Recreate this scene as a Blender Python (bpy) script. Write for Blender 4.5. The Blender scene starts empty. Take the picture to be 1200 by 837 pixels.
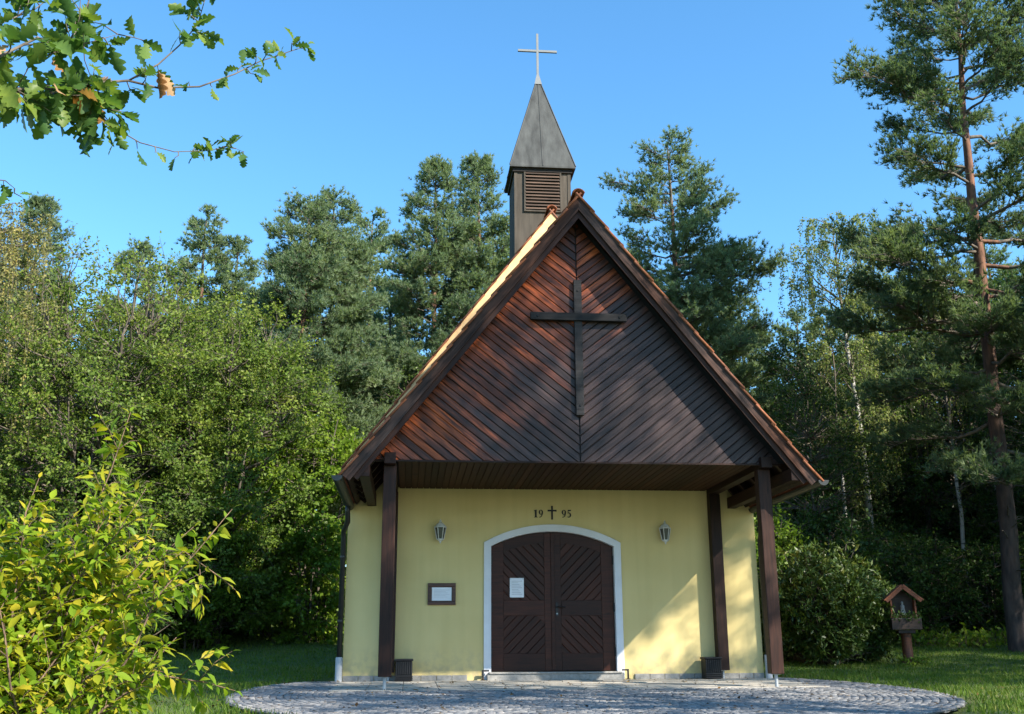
import bpy, bmesh, math, random
import numpy as np
from mathutils import Vector, Matrix

sc = bpy.context.scene
COL = sc.collection
PI = math.pi

# ------------------------------------------------------------------ camera
cam_d = bpy.data.cameras.new("camera")
cam_d.sensor_width = 36.0
cam_d.lens = 36.0 * 1225.4 / 1200.0
cam_d.clip_end = 2000
cam_d.clip_start = 0.05
cam = bpy.data.objects.new("camera", cam_d)
COL.objects.link(cam)
CF = Vector((0.09237567, 0.95905652, 0.26772623))
CR = Vector((0.99551307, -0.09449204, -0.00499756))
CU = Vector((-0.02050506, -0.26698662, 0.96348206))
cam.matrix_world = Matrix(((CR.x, CU.x, -CF.x, -2.368),
                           (CR.y, CU.y, -CF.y, -17.329),
                           (CR.z, CU.z, -CF.z, 0.492),
                           (0, 0, 0, 1)))
sc.camera = cam

# ------------------------------------------------------------------ daylight
SUN = Vector((1.08, -1.0, 1.03)).normalized()
SUN_EL = math.asin(SUN.z)
SUN_ROT = math.atan2(SUN.x, SUN.y)
world = bpy.data.worlds.new("World")
sc.world = world
world.use_nodes = True
wn = world.node_tree
sky = wn.nodes.new('ShaderNodeTexSky')
sky.sky_type = 'NISHITA'
sky.sun_disc = False
sky.sun_elevation = SUN_EL
sky.sun_rotation = SUN_ROT
sky.altitude = 400
sky.air_density = 1.0
sky.dust_density = 0.25
sky.ozone_density = 4.0
hsv = wn.nodes.new('ShaderNodeHueSaturation')
hsv.inputs['Saturation'].default_value = 1.16
hsv.inputs['Hue'].default_value = 0.491
wn.links.new(sky.outputs[0], hsv.inputs['Color'])
wn.links.new(hsv.outputs[0], wn.nodes['Background'].inputs[0])
wn.nodes['Background'].inputs[1].default_value = 0.138

sun_d = bpy.data.lights.new("sun", 'SUN')
sun_d.energy = 5.0
sun_d.angle = math.radians(0.53)
sun_d.color = (1.0, 0.92, 0.80)
sun_o = bpy.data.objects.new("sun", sun_d)
sun_o.rotation_euler = SUN.to_track_quat('Z', 'Y').to_euler()
COL.objects.link(sun_o)

vs = sc.view_settings
vs.view_transform = 'Standard'
vs.look = 'None'
vs.gamma = 1.0
vs.exposure = 1.36
sc.cycles.max_bounces = 8
sc.cycles.transparent_max_bounces = 8

# ------------------------------------------------------------------ helpers
def tag(o, label=None, cat=None, group=None, kind=None):
    if label: o['label'] = label
    if cat: o['category'] = cat
    if group: o['group'] = group
    if kind: o['kind'] = kind
    return o

def empty(name, loc=(0, 0, 0), rz=0.0, label=None, cat=None, group=None):
    o = bpy.data.objects.new(name, None)
    o.empty_display_size = 0.2
    COL.objects.link(o)
    o.location = loc
    o.rotation_euler = (0, 0, rz)
    return tag(o, label, cat, group)

def link(name, me, parent=None, M=None):
    o = bpy.data.objects.new(name, me)
    COL.objects.link(o)
    if parent: o.parent = parent
    if M is not None: o.matrix_basis = M
    return o

def np_mesh(name, V, F, mats, mi=None, tint=None, smooth=False):
    """F: list of int arrays (n,k).  tint: one float per face."""
    me = bpy.data.meshes.new(name)
    F = [np.asarray(f, dtype=np.int32) for f in F if len(f)]
    nl = sum(f.size for f in F); nf = sum(len(f) for f in F)
    me.vertices.add(len(V)); me.loops.add(nl); me.polygons.add(nf)
    me.vertices.foreach_set('co', np.asarray(V, dtype=np.float32).ravel())
    me.loops.foreach_set('vertex_index', np.concatenate([f.ravel() for f in F]))
    tot = np.concatenate([np.full(len(f), f.shape[1], dtype=np.int32) for f in F])
    st = np.concatenate([[0], np.cumsum(tot)[:-1]]).astype(np.int32)
    me.polygons.foreach_set('loop_start', st)
    me.polygons.foreach_set('loop_total', tot)
    for m in mats: me.materials.append(m)
    if mi is not None: me.polygons.foreach_set('material_index', np.asarray(mi, dtype=np.int32))
    if smooth: me.polygons.foreach_set('use_smooth', np.ones(nf, dtype=bool))
    if tint is not None:
        a = me.attributes.new('tint', 'FLOAT', 'FACE')
        a.data.foreach_set('value', np.asarray(tint, dtype=np.float32))
    me.update(calc_edges=True)
    return me

class MB:
    def __init__(s): s.v = []; s.f = []
    def add(s, vs, fs):
        n = len(s.v); s.v += [tuple(v) for v in vs]; s.f += [tuple(i + n for i in f) for f in fs]; return s
    def box(s, x0, x1, y0, y1, z0, z1):
        return s.add([(x0,y0,z0),(x1,y0,z0),(x1,y1,z0),(x0,y1,z0),(x0,y0,z1),(x1,y0,z1),(x1,y1,z1),(x0,y1,z1)],
                     [(0,3,2,1),(4,5,6,7),(0,1,5,4),(1,2,6,5),(2,3,7,6),(3,0,4,7)])
    def prism(s, poly, y0, y1):
        """poly: (x,z) counter-clockwise seen from -y; extruded from y0 (front) to y1."""
        n = len(poly)
        vs = [(x, y0, z) for x, z in poly] + [(x, y1, z) for x, z in poly]
        fs = [tuple(range(n)), tuple(range(2*n-1, n-1, -1))]
        fs += [(j, i, i+n, j+n) for i in range(n) for j in ((i+1) % n,)]
        return s.add(vs, fs)
    def tube(s, pts, rad, n=8, cap=True):
        pts = [Vector(p) for p in pts]
        if not hasattr(rad, '__len__'): rad = [rad]*len(pts)
        rings = []; ref = None
        for i, p in enumerate(pts):
            t = (pts[min(i+1, len(pts)-1)] - pts[max(i-1, 0)]).normalized()
            if ref is None or abs(ref.dot(t)) > .98: ref = t.orthogonal()
            ref = (ref - t*ref.dot(t)).normalized(); b = t.cross(ref)
            rings.append([p + (ref*math.cos(2*PI*k/n) + b*math.sin(2*PI*k/n))*rad[i] for k in range(n)])
        vs = [v for r in rings for v in r]; fs = []
        for i in range(len(pts)-1):
            for k in range(n):
                a = i*n+k; b2 = i*n+(k+1) % n
                fs.append((a, b2, b2+n, a+n))
        if cap:
            fs.append(tuple(range(n-1, -1, -1))); m = (len(pts)-1)*n; fs.append(tuple(range(m, m+n)))
        return s.add(vs, fs)
    def lathe(s, prof, n=16, c=(0, 0, 0)):
        """prof: (r,z) from bottom to top."""
        vs = [(c[0]+r*math.cos(2*PI*k/n), c[1]+r*math.sin(2*PI*k/n), c[2]+z) for r, z in prof for k in range(n)]
        fs = [(i*n+k, i*n+(k+1) % n, (i+1)*n+(k+1) % n, (i+1)*n+k) for i in range(len(prof)-1) for k in range(n)]
        fs.append(tuple(range(n-1, -1, -1))); m = (len(prof)-1)*n; fs.append(tuple(range(m, m+n)))
        return s.add(vs, fs)
    def build(s, name, mat, parent=None, bevel=0, smooth=False, M=None):
        me = bpy.data.meshes.new(name)
        me.from_pydata(s.v, [], s.f)
        me.materials.append(mat)
        if smooth:
            me.polygons.foreach_set('use_smooth', [True]*len(me.polygons))
        me.update()
        o = link(name, me, parent, M)
        if bevel:
            b = o.modifiers.new('bevel', 'BEVEL'); b.width = bevel; b.segments = 2; b.limit_method = 'ANGLE'
        return o

def clip(poly, a, b, c):
    """keep the part of poly where a*x+b*z<=c"""
    out = []
    for i in range(len(poly)):
        p, q = poly[i], poly[(i+1) % len(poly)]
        dp = a*p[0]+b*p[1]-c; dq = a*q[0]+b*q[1]-c
        if dp <= 0: out.append(p)
        if (dp < 0 < dq) or (dq < 0 < dp):
            t = dp/(dp-dq); out.append((p[0]+(q[0]-p[0])*t, p[1]+(q[1]-p[1])*t))
    return out

def planks(name, outline, angle, width, yf, th, mat, parent, gap=.004, jitter=.0015, seed=0, ch=.006):
    """boards filling a convex outline (x,z, ccw) in the plane y=yf; each its own object, grain along local X."""
    rnd = random.Random(seed)
    d = (math.cos(angle), math.sin(angle)); n = (-d[1], d[0])
    ts = [p[0]*n[0]+p[1]*n[1] for p in outline]
    t = min(ts); res = []
    while t < max(ts)-.01:
        t1 = t+width
        back = clip(clip(outline, n[0], n[1], t1-gap/2), -n[0], -n[1], -(t+gap/2))
        if len(back) >= 3:
            cx = sum(p[0] for p in back)/len(back); cz = sum(p[1] for p in back)/len(back)
            M = Matrix(((d[0], 0, n[0], cx), (0, 1, 0, yf+rnd.uniform(-jitter, jitter)), (d[1], 0, n[1], cz), (0, 0, 0, 1)))
            loc = [((p[0]-cx)*d[0]+(p[1]-cz)*d[1], (p[0]-cx)*n[0]+(p[1]-cz)*n[1]) for p in back]
            ext = [max(abs(p[1]) for p in loc), 0]
            k = max(0.3, 1-ch/max(ext[0], .01))
            fr = [(p[0], p[1]*k) for p in loc]
            m = len(loc)
            vs = [(x, 0, z) for x, z in fr]+[(x, ch*.8, z) for x, z in loc]+[(x, th, z) for x, z in loc]
            fs = [tuple(range(m))]
            for o in (0, m):
                fs += [((i+1) % m+o, i+o, i+m+o, (i+1) % m+m+o) for i in range(m)]
            mb = MB(); mb.add(vs, fs)
            res.append(mb.build(name, mat, parent, M=M))
        t = t1
    return res

# ------------------------------------------------------------------ materials
def mat(name):
    m = bpy.data.materials.new(name); m.use_nodes = True
    return m, m.node_tree.nodes, m.node_tree.links, m.node_tree.nodes['Principled BSDF']

def ramp(n, stops):
    r = n.new('ShaderNodeValToRGB')
    while len(r.color_ramp.elements) < len(stops): r.color_ramp.elements.new(0.5)
    for e, (p, c) in zip(r.color_ramp.elements, stops):
        e.position = p; e.color = (*c, 1)
    return r

def wood(name, dark, light, rough=.55, worn=None, scale=1.0, spec=.4, sun_band=False, vlo=.6, vhi=1.25):
    m, n, l, b = mat(name)
    tc = n.new('ShaderNodeTexCoord'); mp = n.new('ShaderNodeMapping')
    mp.inputs['Scale'].default_value = (1.2*scale, 18*scale, 18*scale)
    oi = n.new('ShaderNodeObjectInfo')
    ad = n.new('ShaderNodeVectorMath'); ad.operation = 'MULTIPLY_ADD'
    cv = n.new('ShaderNodeCombineXYZ')
    for i in range(3): l.new(oi.outputs['Random'], cv.inputs[i])
    l.new(cv.outputs[0], ad.inputs[0]); ad.inputs[1].default_value = (37, 53, 71)
    l.new(tc.outputs['Object'], ad.inputs[2])
    l.new(ad.outputs[0], mp.inputs[0])
    nz = n.new('ShaderNodeTexNoise'); nz.inputs['Scale'].default_value = 2.2; nz.inputs['Detail'].default_value = 7
    nz.inputs['Distortion'].default_value = .5
    l.new(mp.outputs[0], nz.inputs['Vector'])
    r = ramp(n, [(.3, dark), (.72, light)])
    l.new(nz.outputs[0], r.inputs[0])
    mx = n.new('ShaderNodeMix'); mx.data_type = 'RGBA'; mx.blend_type = 'MULTIPLY'; mx.inputs[0].default_value = 1
    mr = n.new('ShaderNodeMapRange'); mr.inputs[3].default_value = vlo; mr.inputs[4].default_value = vhi
    l.new(oi.outputs['Random'], mr.inputs[0])
    l.new(r.outputs[0], mx.inputs[6]); l.new(mr.outputs[0], mx.inputs[7])
    out = mx.outputs[2]
    if worn:
        nz2 = n.new('ShaderNodeTexNoise'); nz2.inputs['Scale'].default_value = 1.3; nz2.inputs['Detail'].default_value = 5
        mp2 = n.new('ShaderNodeMapping'); mp2.inputs['Scale'].default_value = (.5, 2, 2)
        l.new(ad.outputs[0], mp2.inputs[0]); l.new(mp2.outputs[0], nz2.inputs['Vector'])
        r2 = ramp(n, [(.38, (0, 0, 0)), (.66, (1, 1, 1))]); l.new(nz2.outputs[0], r2.inputs[0])
        mx2 = n.new('ShaderNodeMix'); mx2.data_type = 'RGBA'
        if sun_band:      # sunlit orange painted along the left rake and in patches, over the wear
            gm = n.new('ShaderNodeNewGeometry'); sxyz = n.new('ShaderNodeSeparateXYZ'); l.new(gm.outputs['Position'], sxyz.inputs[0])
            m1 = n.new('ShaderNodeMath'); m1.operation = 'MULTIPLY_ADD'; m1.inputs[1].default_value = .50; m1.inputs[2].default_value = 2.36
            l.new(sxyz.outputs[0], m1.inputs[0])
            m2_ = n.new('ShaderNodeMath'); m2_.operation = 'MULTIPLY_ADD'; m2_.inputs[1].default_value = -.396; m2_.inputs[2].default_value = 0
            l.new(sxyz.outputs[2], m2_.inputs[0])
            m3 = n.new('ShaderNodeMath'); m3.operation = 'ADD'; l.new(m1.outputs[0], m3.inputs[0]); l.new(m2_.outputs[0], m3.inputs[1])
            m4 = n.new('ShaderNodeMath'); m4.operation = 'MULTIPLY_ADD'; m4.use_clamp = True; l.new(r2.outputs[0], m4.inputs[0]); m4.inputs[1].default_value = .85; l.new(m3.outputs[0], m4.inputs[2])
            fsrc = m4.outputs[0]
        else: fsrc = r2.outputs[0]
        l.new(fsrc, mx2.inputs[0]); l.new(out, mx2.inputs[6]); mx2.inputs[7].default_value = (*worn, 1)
        mx3 = n.new('ShaderNodeMix'); mx3.data_type = 'RGBA'; mx3.blend_type = 'MULTIPLY'; mx3.inputs[0].default_value = .85
        mv = n.new('ShaderNodeMix'); mv.data_type = 'RGBA'; mv.blend_type = 'MULTIPLY'; mv.inputs[0].default_value = .7
        l.new(mx2.outputs[2], mv.inputs[6]); l.new(mr.outputs[0], mv.inputs[7]); l.new(mv.outputs[2], mx3.inputs[6])
        r3 = ramp(n, [(.3, (.28, .28, .30)), (.72, (1.7, 1.65, 1.65))]); l.new(nz.outputs[0], r3.inputs[0])
        l.new(r3.outputs[0], mx3.inputs[7]); out = mx3.outputs[2]
    vo = n.new('ShaderNodeTexVoronoi'); vo.inputs['Scale'].default_value = 1.0      # knots
    mpk = n.new('ShaderNodeMapping'); mpk.inputs['Scale'].default_value = (2.2, 1, 9); l.new(ad.outputs[0], mpk.inputs[0]); l.new(mpk.outputs[0], vo.inputs['Vector'])
    rk = ramp(n, [(.05, (.30, .26, .24)), (.15, (1, 1, 1))]); l.new(vo.outputs['Distance'], rk.inputs[0])
    mk = n.new('ShaderNodeMix'); mk.data_type = 'RGBA'; mk.blend_type = 'MULTIPLY'; mk.inputs[0].default_value = .8
    l.new(out, mk.inputs[6]); l.new(rk.outputs[0], mk.inputs[7]); out = mk.outputs[2]
    l.new(out, b.inputs['Base Color'])
    b.inputs['Roughness'].default_value = rough
    b.inputs['Specular IOR Level'].default_value = spec
    bp = n.new('ShaderNodeBump'); bp.inputs['Strength'].default_value = .35; bp.inputs['Distance'].default_value = .004
    l.new(nz.outputs[0], bp.inputs['Height']); l.new(bp.outputs[0], b.inputs['Normal'])
    return m

def plain(name, col, rough=.6, metal=0, var=.25, scale=6, bump=.0, spec=.5, col2=None, dist=.01, stretch=1):
    m, n, l, b = mat(name)
    tc = n.new('ShaderNodeTexCoord')
    nz = n.new('ShaderNodeTexNoise'); nz.inputs['Scale'].default_value = scale; nz.inputs['Detail'].default_value = 8
    nz.inputs['Roughness'].default_value = .6
    mps = n.new('ShaderNodeMapping'); mps.inputs['Scale'].default_value = (1, 1, stretch); l.new(tc.outputs['Object'], mps.inputs[0])
    l.new(mps.outputs[0], nz.inputs['Vector'])
    a = col2 or tuple(c*(1-var) for c in col)
    r = ramp(n, [(.3, a), (.7, tuple(min(1, c*(1+var*.5)) for c in col))])
    l.new(nz.outputs[0], r.inputs[0]); l.new(r.outputs[0], b.inputs['Base Color'])
    b.inputs['Roughness'].default_value = rough; b.inputs['Metallic'].default_value = metal
    b.inputs['Specular IOR Level'].default_value = spec
    if bump:
        bp = n.new('ShaderNodeBump'); bp.inputs['Strength'].default_value = bump; bp.inputs['Distance'].default_value = dist
        l.new(nz.outputs[0], bp.inputs['Height']); l.new(bp.outputs[0], b.inputs['Normal'])
    return m

def plaster():
    m, n, l, b = mat('yellow_plaster')
    tc = n.new('ShaderNodeTexCoord')
    nz = n.new('ShaderNodeTexNoise'); nz.inputs['Scale'].default_value = .9; nz.inputs['Detail'].default_value = 6
    l.new(tc.outputs['Object'], nz.inputs['Vector'])
    r = ramp(n, [(.3, (.57, .455, .20)), (.7, (.65, .53, .25))])
    l.new(nz.outputs[0], r.inputs[0])
    # faint run marks and splash dirt low on the wall
    mp = n.new('ShaderNodeMapping'); mp.inputs['Scale'].default_value = (7, 7, .35); l.new(tc.outputs['Object'], mp.inputs[0])
    n2 = n.new('ShaderNodeTexNoise'); n2.inputs['Scale'].default_value = 1.0; n2.inputs['Detail'].default_value = 5
    l.new(mp.outputs[0], n2.inputs['Vector'])
    r2 = ramp(n, [(.35, (.86, .85, .82)), (.6, (1, 1, 1))]); l.new(n2.outputs[0], r2.inputs[0])
    mx = n.new('ShaderNodeMix'); mx.data_type = 'RGBA'; mx.blend_type = 'MULTIPLY'; mx.inputs[0].default_value = .35
    l.new(r.outputs[0], mx.inputs[6]); l.new(r2.outputs[0], mx.inputs[7])
    sz_ = n.new('ShaderNodeSeparateXYZ'); l.new(tc.outputs['Object'], sz_.inputs[0])
    dm = n.new('ShaderNodeMapRange'); dm.inputs[1].default_value = .05; dm.inputs[2].default_value = .55; dm.inputs[3].default_value = .75; dm.inputs[4].default_value = 0
    l.new(sz_.outputs[2], dm.inputs[0])
    n5 = n.new('ShaderNodeTexNoise'); n5.inputs['Scale'].default_value = 9; n5.inputs['Detail'].default_value = 8; l.new(tc.outputs['Object'], n5.inputs['Vector'])
    r5 = ramp(n, [(.42, (0, 0, 0)), (.68, (1, 1, 1))]); l.new(n5.outputs[0], r5.inputs[0])
    dd = n.new('ShaderNodeMath'); dd.operation = 'MULTIPLY'; l.new(dm.outputs[0], dd.inputs[0]); l.new(r5.outputs[0], dd.inputs[1])
    md = n.new('ShaderNodeMix'); md.data_type = 'RGBA'; l.new(dd.outputs[0], md.inputs[0]); l.new(mx.outputs[2], md.inputs[6]); md.inputs[7].default_value = (.34, .29, .19, 1)
    l.new(md.outputs[2], b.inputs['Base Color'])
    b.inputs['Roughness'].default_value = .92; b.inputs['Specular IOR Level'].default_value = .15
    n3 = n.new('ShaderNodeTexNoise'); n3.inputs['Scale'].default_value = 120; n3.inputs['Detail'].default_value = 3
    l.new(tc.outputs['Object'], n3.inputs['Vector'])
    bp = n.new('ShaderNodeBump'); bp.inputs['Strength'].default_value = .25; bp.inputs['Distance'].default_value = .004
    l.new(n3.outputs[0], bp.inputs['Height']); l.new(bp.outputs[0], b.inputs['Normal'])
    return m

def leafmat(name, cols, trans=.35, rough=.6, noise=.45, spec=.15, obj_random=False):
    """cols: three base colours, picked by the face attribute 'tint' (or by object)"""
    m, n, l, b = mat(name)
    if obj_random:
        at = n.new('ShaderNodeObjectInfo'); fac = at.outputs['Random']
    else:
        at = n.new('ShaderNodeAttribute'); at.attribute_name = 'tint'; fac = at.outputs['Fac']
    r = ramp(n, [(0, cols[0]), (.5, cols[1]), (1, cols[2])])
    l.new(fac, r.inputs[0])
    tc = n.new('ShaderNodeTexCoord')
    nz = n.new('ShaderNodeTexNoise'); nz.inputs['Scale'].default_value = noise; nz.inputs['Detail'].default_value = 3
    l.new(tc.outputs['Object'], nz.inputs['Vector'])
    r2 = ramp(n, [(.3, (.75, .8, .8)), (.7, (1.2, 1.12, .95))]); l.new(nz.outputs[0], r2.inputs[0])
    mx = n.new('ShaderNodeMix'); mx.data_type = 'RGBA'; mx.blend_type = 'MULTIPLY'; mx.inputs[0].default_value = 1
    l.new(r.outputs[0], mx.inputs[6]); l.new(r2.outputs[0], mx.inputs[7])
    l.new(mx.outputs[2], b.inputs['Base Color'])
    b.inputs['Roughness'].default_value = rough; b.inputs['Specular IOR Level'].default_value = spec
    if trans:
        tr = n.new('ShaderNodeBsdfTranslucent')
        mt = n.new('ShaderNodeMix'); mt.data_type = 'RGBA'; mt.blend_type = 'MULTIPLY'; mt.inputs[0].default_value = 1
        l.new(mx.outputs[2], mt.inputs[6]); mt.inputs[7].default_value = (1.5, 1.6, .8, 1)
        l.new(mt.outputs[2], tr.inputs[0])
        ms = n.new('ShaderNodeMixShader'); ms.inputs[0].default_value = trans
        l.new(b.outputs[0], ms.inputs[1]); l.new(tr.outputs[0], ms.inputs[2])
        l.new(ms.outputs[0], n['Material Output'].inputs[0])
    return m

def bark(name, low, high, z0=2.5, z1=6.0, scale=9):
    m, n, l, b = mat(name)
    tc = n.new('ShaderNodeTexCoord')
    mp = n.new('ShaderNodeMapping'); mp.inputs['Scale'].default_value = (1, 1, .3); l.new(tc.outputs['Object'], mp.inputs[0])
    nz = n.new('ShaderNodeTexNoise'); nz.inputs['Scale'].default_value = scale; nz.inputs['Detail'].default_value = 6
    l.new(mp.outputs[0], nz.inputs['Vector'])
    sx = n.new('ShaderNodeSeparateXYZ'); l.new(tc.outputs['Object'], sx.inputs[0])
    mr = n.new('ShaderNodeMapRange'); mr.inputs[1].default_value = z0; mr.inputs[2].default_value = z1
    l.new(sx.outputs[2], mr.inputs[0])
    mx = n.new('ShaderNodeMix'); mx.data_type = 'RGBA'; l.new(mr.outputs[0], mx.inputs[0])
    mx.inputs[6].default_value = (*low, 1); mx.inputs[7].default_value = (*high, 1)
    r = ramp(n, [(.35, (.4, .4, .4)), (.65, (1.25, 1.25, 1.25))]); l.new(nz.outputs[0], r.inputs[0])
    m2 = n.new('ShaderNodeMix'); m2.data_type = 'RGBA'; m2.blend_type = 'MULTIPLY'; m2.inputs[0].default_value = 1
    l.new(mx.outputs[2], m2.inputs[6]); l.new(r.outputs[0], m2.inputs[7])
    l.new(m2.outputs[2], b.inputs['Base Color']); b.inputs['Roughness'].default_value = .9
    bp = n.new('ShaderNodeBump'); bp.inputs['Strength'].default_value = .8; bp.inputs['Distance'].default_value = .03
    l.new(nz.outputs[0], bp.inputs['Height']); l.new(bp.outputs[0], b.inputs['Normal'])
    return m

def birch_bark():
    m, n, l, b = mat('birch_bark')
    tc = n.new('ShaderNodeTexCoord')
    mp = n.new('ShaderNodeMapping'); mp.inputs['Scale'].default_value = (2, 2, 9); l.new(tc.outputs['Object'], mp.inputs[0])
    nz = n.new('ShaderNodeTexNoise'); nz.inputs['Scale'].default_value = 1.4; nz.inputs['Detail'].default_value = 5
    l.new(mp.outputs[0], nz.inputs['Vector'])
    r = ramp(n, [(.36, (.03, .028, .025)), (.46, (.34, .33, .30))]); l.new(nz.outputs[0], r.inputs[0])
    l.new(r.outputs[0], b.inputs['Base Color']); b.inputs['Roughness'].default_value = .7
    return m

def tinted(name, stops, rough=.85, scale=30, bump=.4):
    """colour by the per-face 'tint', with grain"""
    m, n, l, b = mat(name)
    at = n.new('ShaderNodeAttribute'); at.attribute_name = 'tint'
    r = ramp(n, stops); l.new(at.outputs['Fac'], r.inputs[0])
    tc = n.new('ShaderNodeTexCoord')
    nz = n.new('ShaderNodeTexNoise'); nz.inputs['Scale'].default_value = scale; nz.inputs['Detail'].default_value = 6
    l.new(tc.outputs['Object'], nz.inputs['Vector'])
    r2 = ramp(n, [(.3, (.75, .75, .75)), (.7, (1.15, 1.15, 1.15))]); l.new(nz.outputs[0], r2.inputs[0])
    mx = n.new('ShaderNodeMix'); mx.data_type = 'RGBA'; mx.blend_type = 'MULTIPLY'; mx.inputs[0].default_value = 1
    l.new(r.outputs[0], mx.inputs[6]); l.new(r2.outputs[0], mx.inputs[7]); l.new(mx.outputs[2], b.inputs['Base Color'])
    b.inputs['Roughness'].default_value = rough
    bp = n.new('ShaderNodeBump'); bp.inputs['Strength'].default_value = bump; bp.inputs['Distance'].default_value = .004
    l.new(nz.outputs[0], bp.inputs['Height']); l.new(bp.outputs[0], b.inputs['Normal'])
    return m

M = {}
M['gable'] = wood('weathered_sunlit_gable_wood', (.085, .017, .004), (.33, .072, .015), .45, worn=(.040, .025, .024), spec=.25, sun_band=True, vlo=.55, vhi=1.35)  # sunlit orange at left and shade elsewhere mixed into the weathered colour
M['beam'] = wood('dark_beam_wood', (.014, .006, .004), (.045, .017, .010), .55, spec=.2)
M['barge'] = wood('barge_board_wood', (.04, .016, .009), (.085, .036, .021), .65, worn=(.048, .036, .032), spec=.15)
M['soffit'] = wood('soffit_wood', (.035, .014, .007), (.05, .02, .010), .65, spec=.15)
M['cross'] = wood('grey_cross_wood', (.013, .012, .012), (.035, .033, .034), .7, spec=.2)
M['door'] = wood('door_wood', (.018, .005, .0028), (.060, .017, .0085), .45, spec=.2)
M['frame'] = wood('notice_frame_wood', (.03, .011, .006), (.09, .03, .015), .45)
M['shrine'] = wood('shrine_wood', (.07, .02, .008), (.19, .058, .02), .6)
M['shrine_dark'] = wood('shrine_dark_wood', (.02, .01, .006), (.05, .025, .014), .6)
M['plaster'] = plaster()
M['white'] = plain('white_trim_plaster', (.66, .67, .70), .8, var=.1, scale=3, bump=.1)
M['tile'] = tinted('terracotta_tile', [(0, (.24, .075, .03)), (.5, (.36, .12, .05)), (1, (.19, .07, .038))], .8, 14)
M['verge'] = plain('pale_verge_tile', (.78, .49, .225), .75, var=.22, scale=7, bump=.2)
M['gutter'] = plain('dark_gutter_metal', (.018, .02, .018), .45, var=.3, scale=8)
M['grey_pipe'] = plain('grey_plastic', (.38, .40, .42), .55, var=.12)
M['steel'] = plain('galvanised_steel', (.36, .38, .40), .5, .6, var=.2, scale=12)
M['slate'] = plain('patinated_copper_sheet', (.062, .066, .063), .7, 0, var=.5, scale=7, bump=.1, col2=(.026, .028, .027), stretch=.12, spec=.3)
M['tower'] = plain('weathered_tower_sheet', (.078, .066, .052), .85, 0, var=.4, scale=8.0, bump=.1, col2=(.028, .024, .019), stretch=.12, spec=.2)
M['louvre'] = wood('louvre_wood', (.05, .03, .02), (.12, .075, .05), .7)
M['dark'] = plain('dark_void_backing', (.012, .010, .009), .9)
M['metalcross'] = plain('light_grey_metal', (.17, .18, .178), .55, .2, var=.1)
M['iron'] = plain('black_iron', (.012, .012, .013), .5, .3, var=.2)
M['blackbox'] = plain('black_plastic', (.008, .008, .009), .5, var=.2, spec=.3)
M['lampwhite'] = plain('aged_white_paint', (.62, .63, .62), .5, var=.25, scale=25)
M['paper'] = plain('white_paper', (.72, .74, .78), .8, var=.05)
M['ink'] = plain('grey_print', (.38, .39, .42), .8, var=.1)
M['stone'] = plain('grey_step_stone', (.28, .27, .25), .85, var=.3, scale=22, bump=.3)
M['slab'] = plain('beige_paving_slab', (.36, .33, .28), .9, var=.2, scale=16, bump=.3)
M['cobble'] = tinted('granite_cobble', [(0, (.12, .12, .122)), (.45, (.20, .198, .195)), (.8, (.27, .262, .25)), (1, (.18, .15, .12))], .8, 45)
M['joint'] = plain('joint_grit', (.13, .12, .10), .95, var=.4, scale=30, bump=.5)
M['bark_pine'] = bark('scots_pine_bark', (.05, .036, .030), (.155, .072, .039), 3, 10)
M['bark_pine_dark'] = bark('dark_pine_bark', (.10, .075, .065), (.22, .105, .06), 4, 12)
M['bark_grey'] = bark('grey_twig_bark', (.085, .07, .052), (.12, .10, .075), 1, 6)
M['bark_birch'] = birch_bark()
M['twig'] = bark('brown_twig_bark', (.13, .085, .055), (.16, .10, .06), 0, 2, 40)
M['pine'] = leafmat('pine_needles', [(.085, .13, .08), (.145, .205, .125), (.21, .265, .15)], .4, .6, .3, spec=.15)
M['pine2'] = leafmat('dark_pine_needles', [(.06, .10, .055), (.10, .15, .08), (.16, .20, .10)], .38, .6, .3, spec=.15)
M['leafA'] = leafmat('broad_green_leaves', [(.065, .115, .022), (.125, .19, .036), (.21, .25, .055)], .35, .5, .4)
M['leafB'] = leafmat('fresh_green_leaves', [(.075, .14, .016), (.13, .21, .026), (.20, .27, .04)], .38, .45, .5)
M['leafD'] = leafmat('deep_green_leaves', [(.02, .05, .012), (.038, .078, .018), (.075, .12, .025)], .25, .4, .5)
M['birch'] = leafmat('birch_leaves', [(.06, .10, .02), (.10, .15, .03), (.20, .20, .05)], .35, .5, .4)
M['birchL'] = leafmat('pale_birch_leaves', [(.10, .15, .05), (.17, .22, .085), (.27, .29, .11)], .4, .5, .4)
M['birchY'] = leafmat('yellowing_birch_leaves', [(.13, .15, .05), (.21, .215, .085), (.33, .28, .10)], .35, .5, .4)
M['rhodo'] = leafmat('glossy_evergreen_leaves', [(.03, .06, .012), (.055, .09, .018), (.17, .16, .03)], .15, .42, .6, spec=.3)
M['bush'] = leafmat('yellow_green_leaves', [(.10, .20, .018), (.24, .33, .022), (.44, .33, .035)], .42, .42, 2, obj_random=True)
M['bushS'] = leafmat('yellow_green_leaf_mass', [(.11, .20, .018), (.21, .29, .022), (.36, .30, .03)], .42, .42, 2)
M['oak'] = leafmat('oak_leaves', [(.045, .10, .03), (.075, .145, .04), (.15, .21, .04)], .38, .4, 3, obj_random=True)
M['oakB'] = leafmat('withered_oak_leaves', [(.20, .09, .035), (.30, .15, .06), (.42, .27, .17)], .3, .6, 3, obj_random=True)
M['oakS'] = leafmat('oak_leaf_mass', [(.045, .10, .03), (.075, .145, .04), (.15, .21, .04)], .38, .4, 3)
M['oakLitter'] = leafmat('leaf_litter', [(.07, .035, .015), (.13, .07, .025), (.20, .13, .04)], .1, .7, 3)
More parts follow.
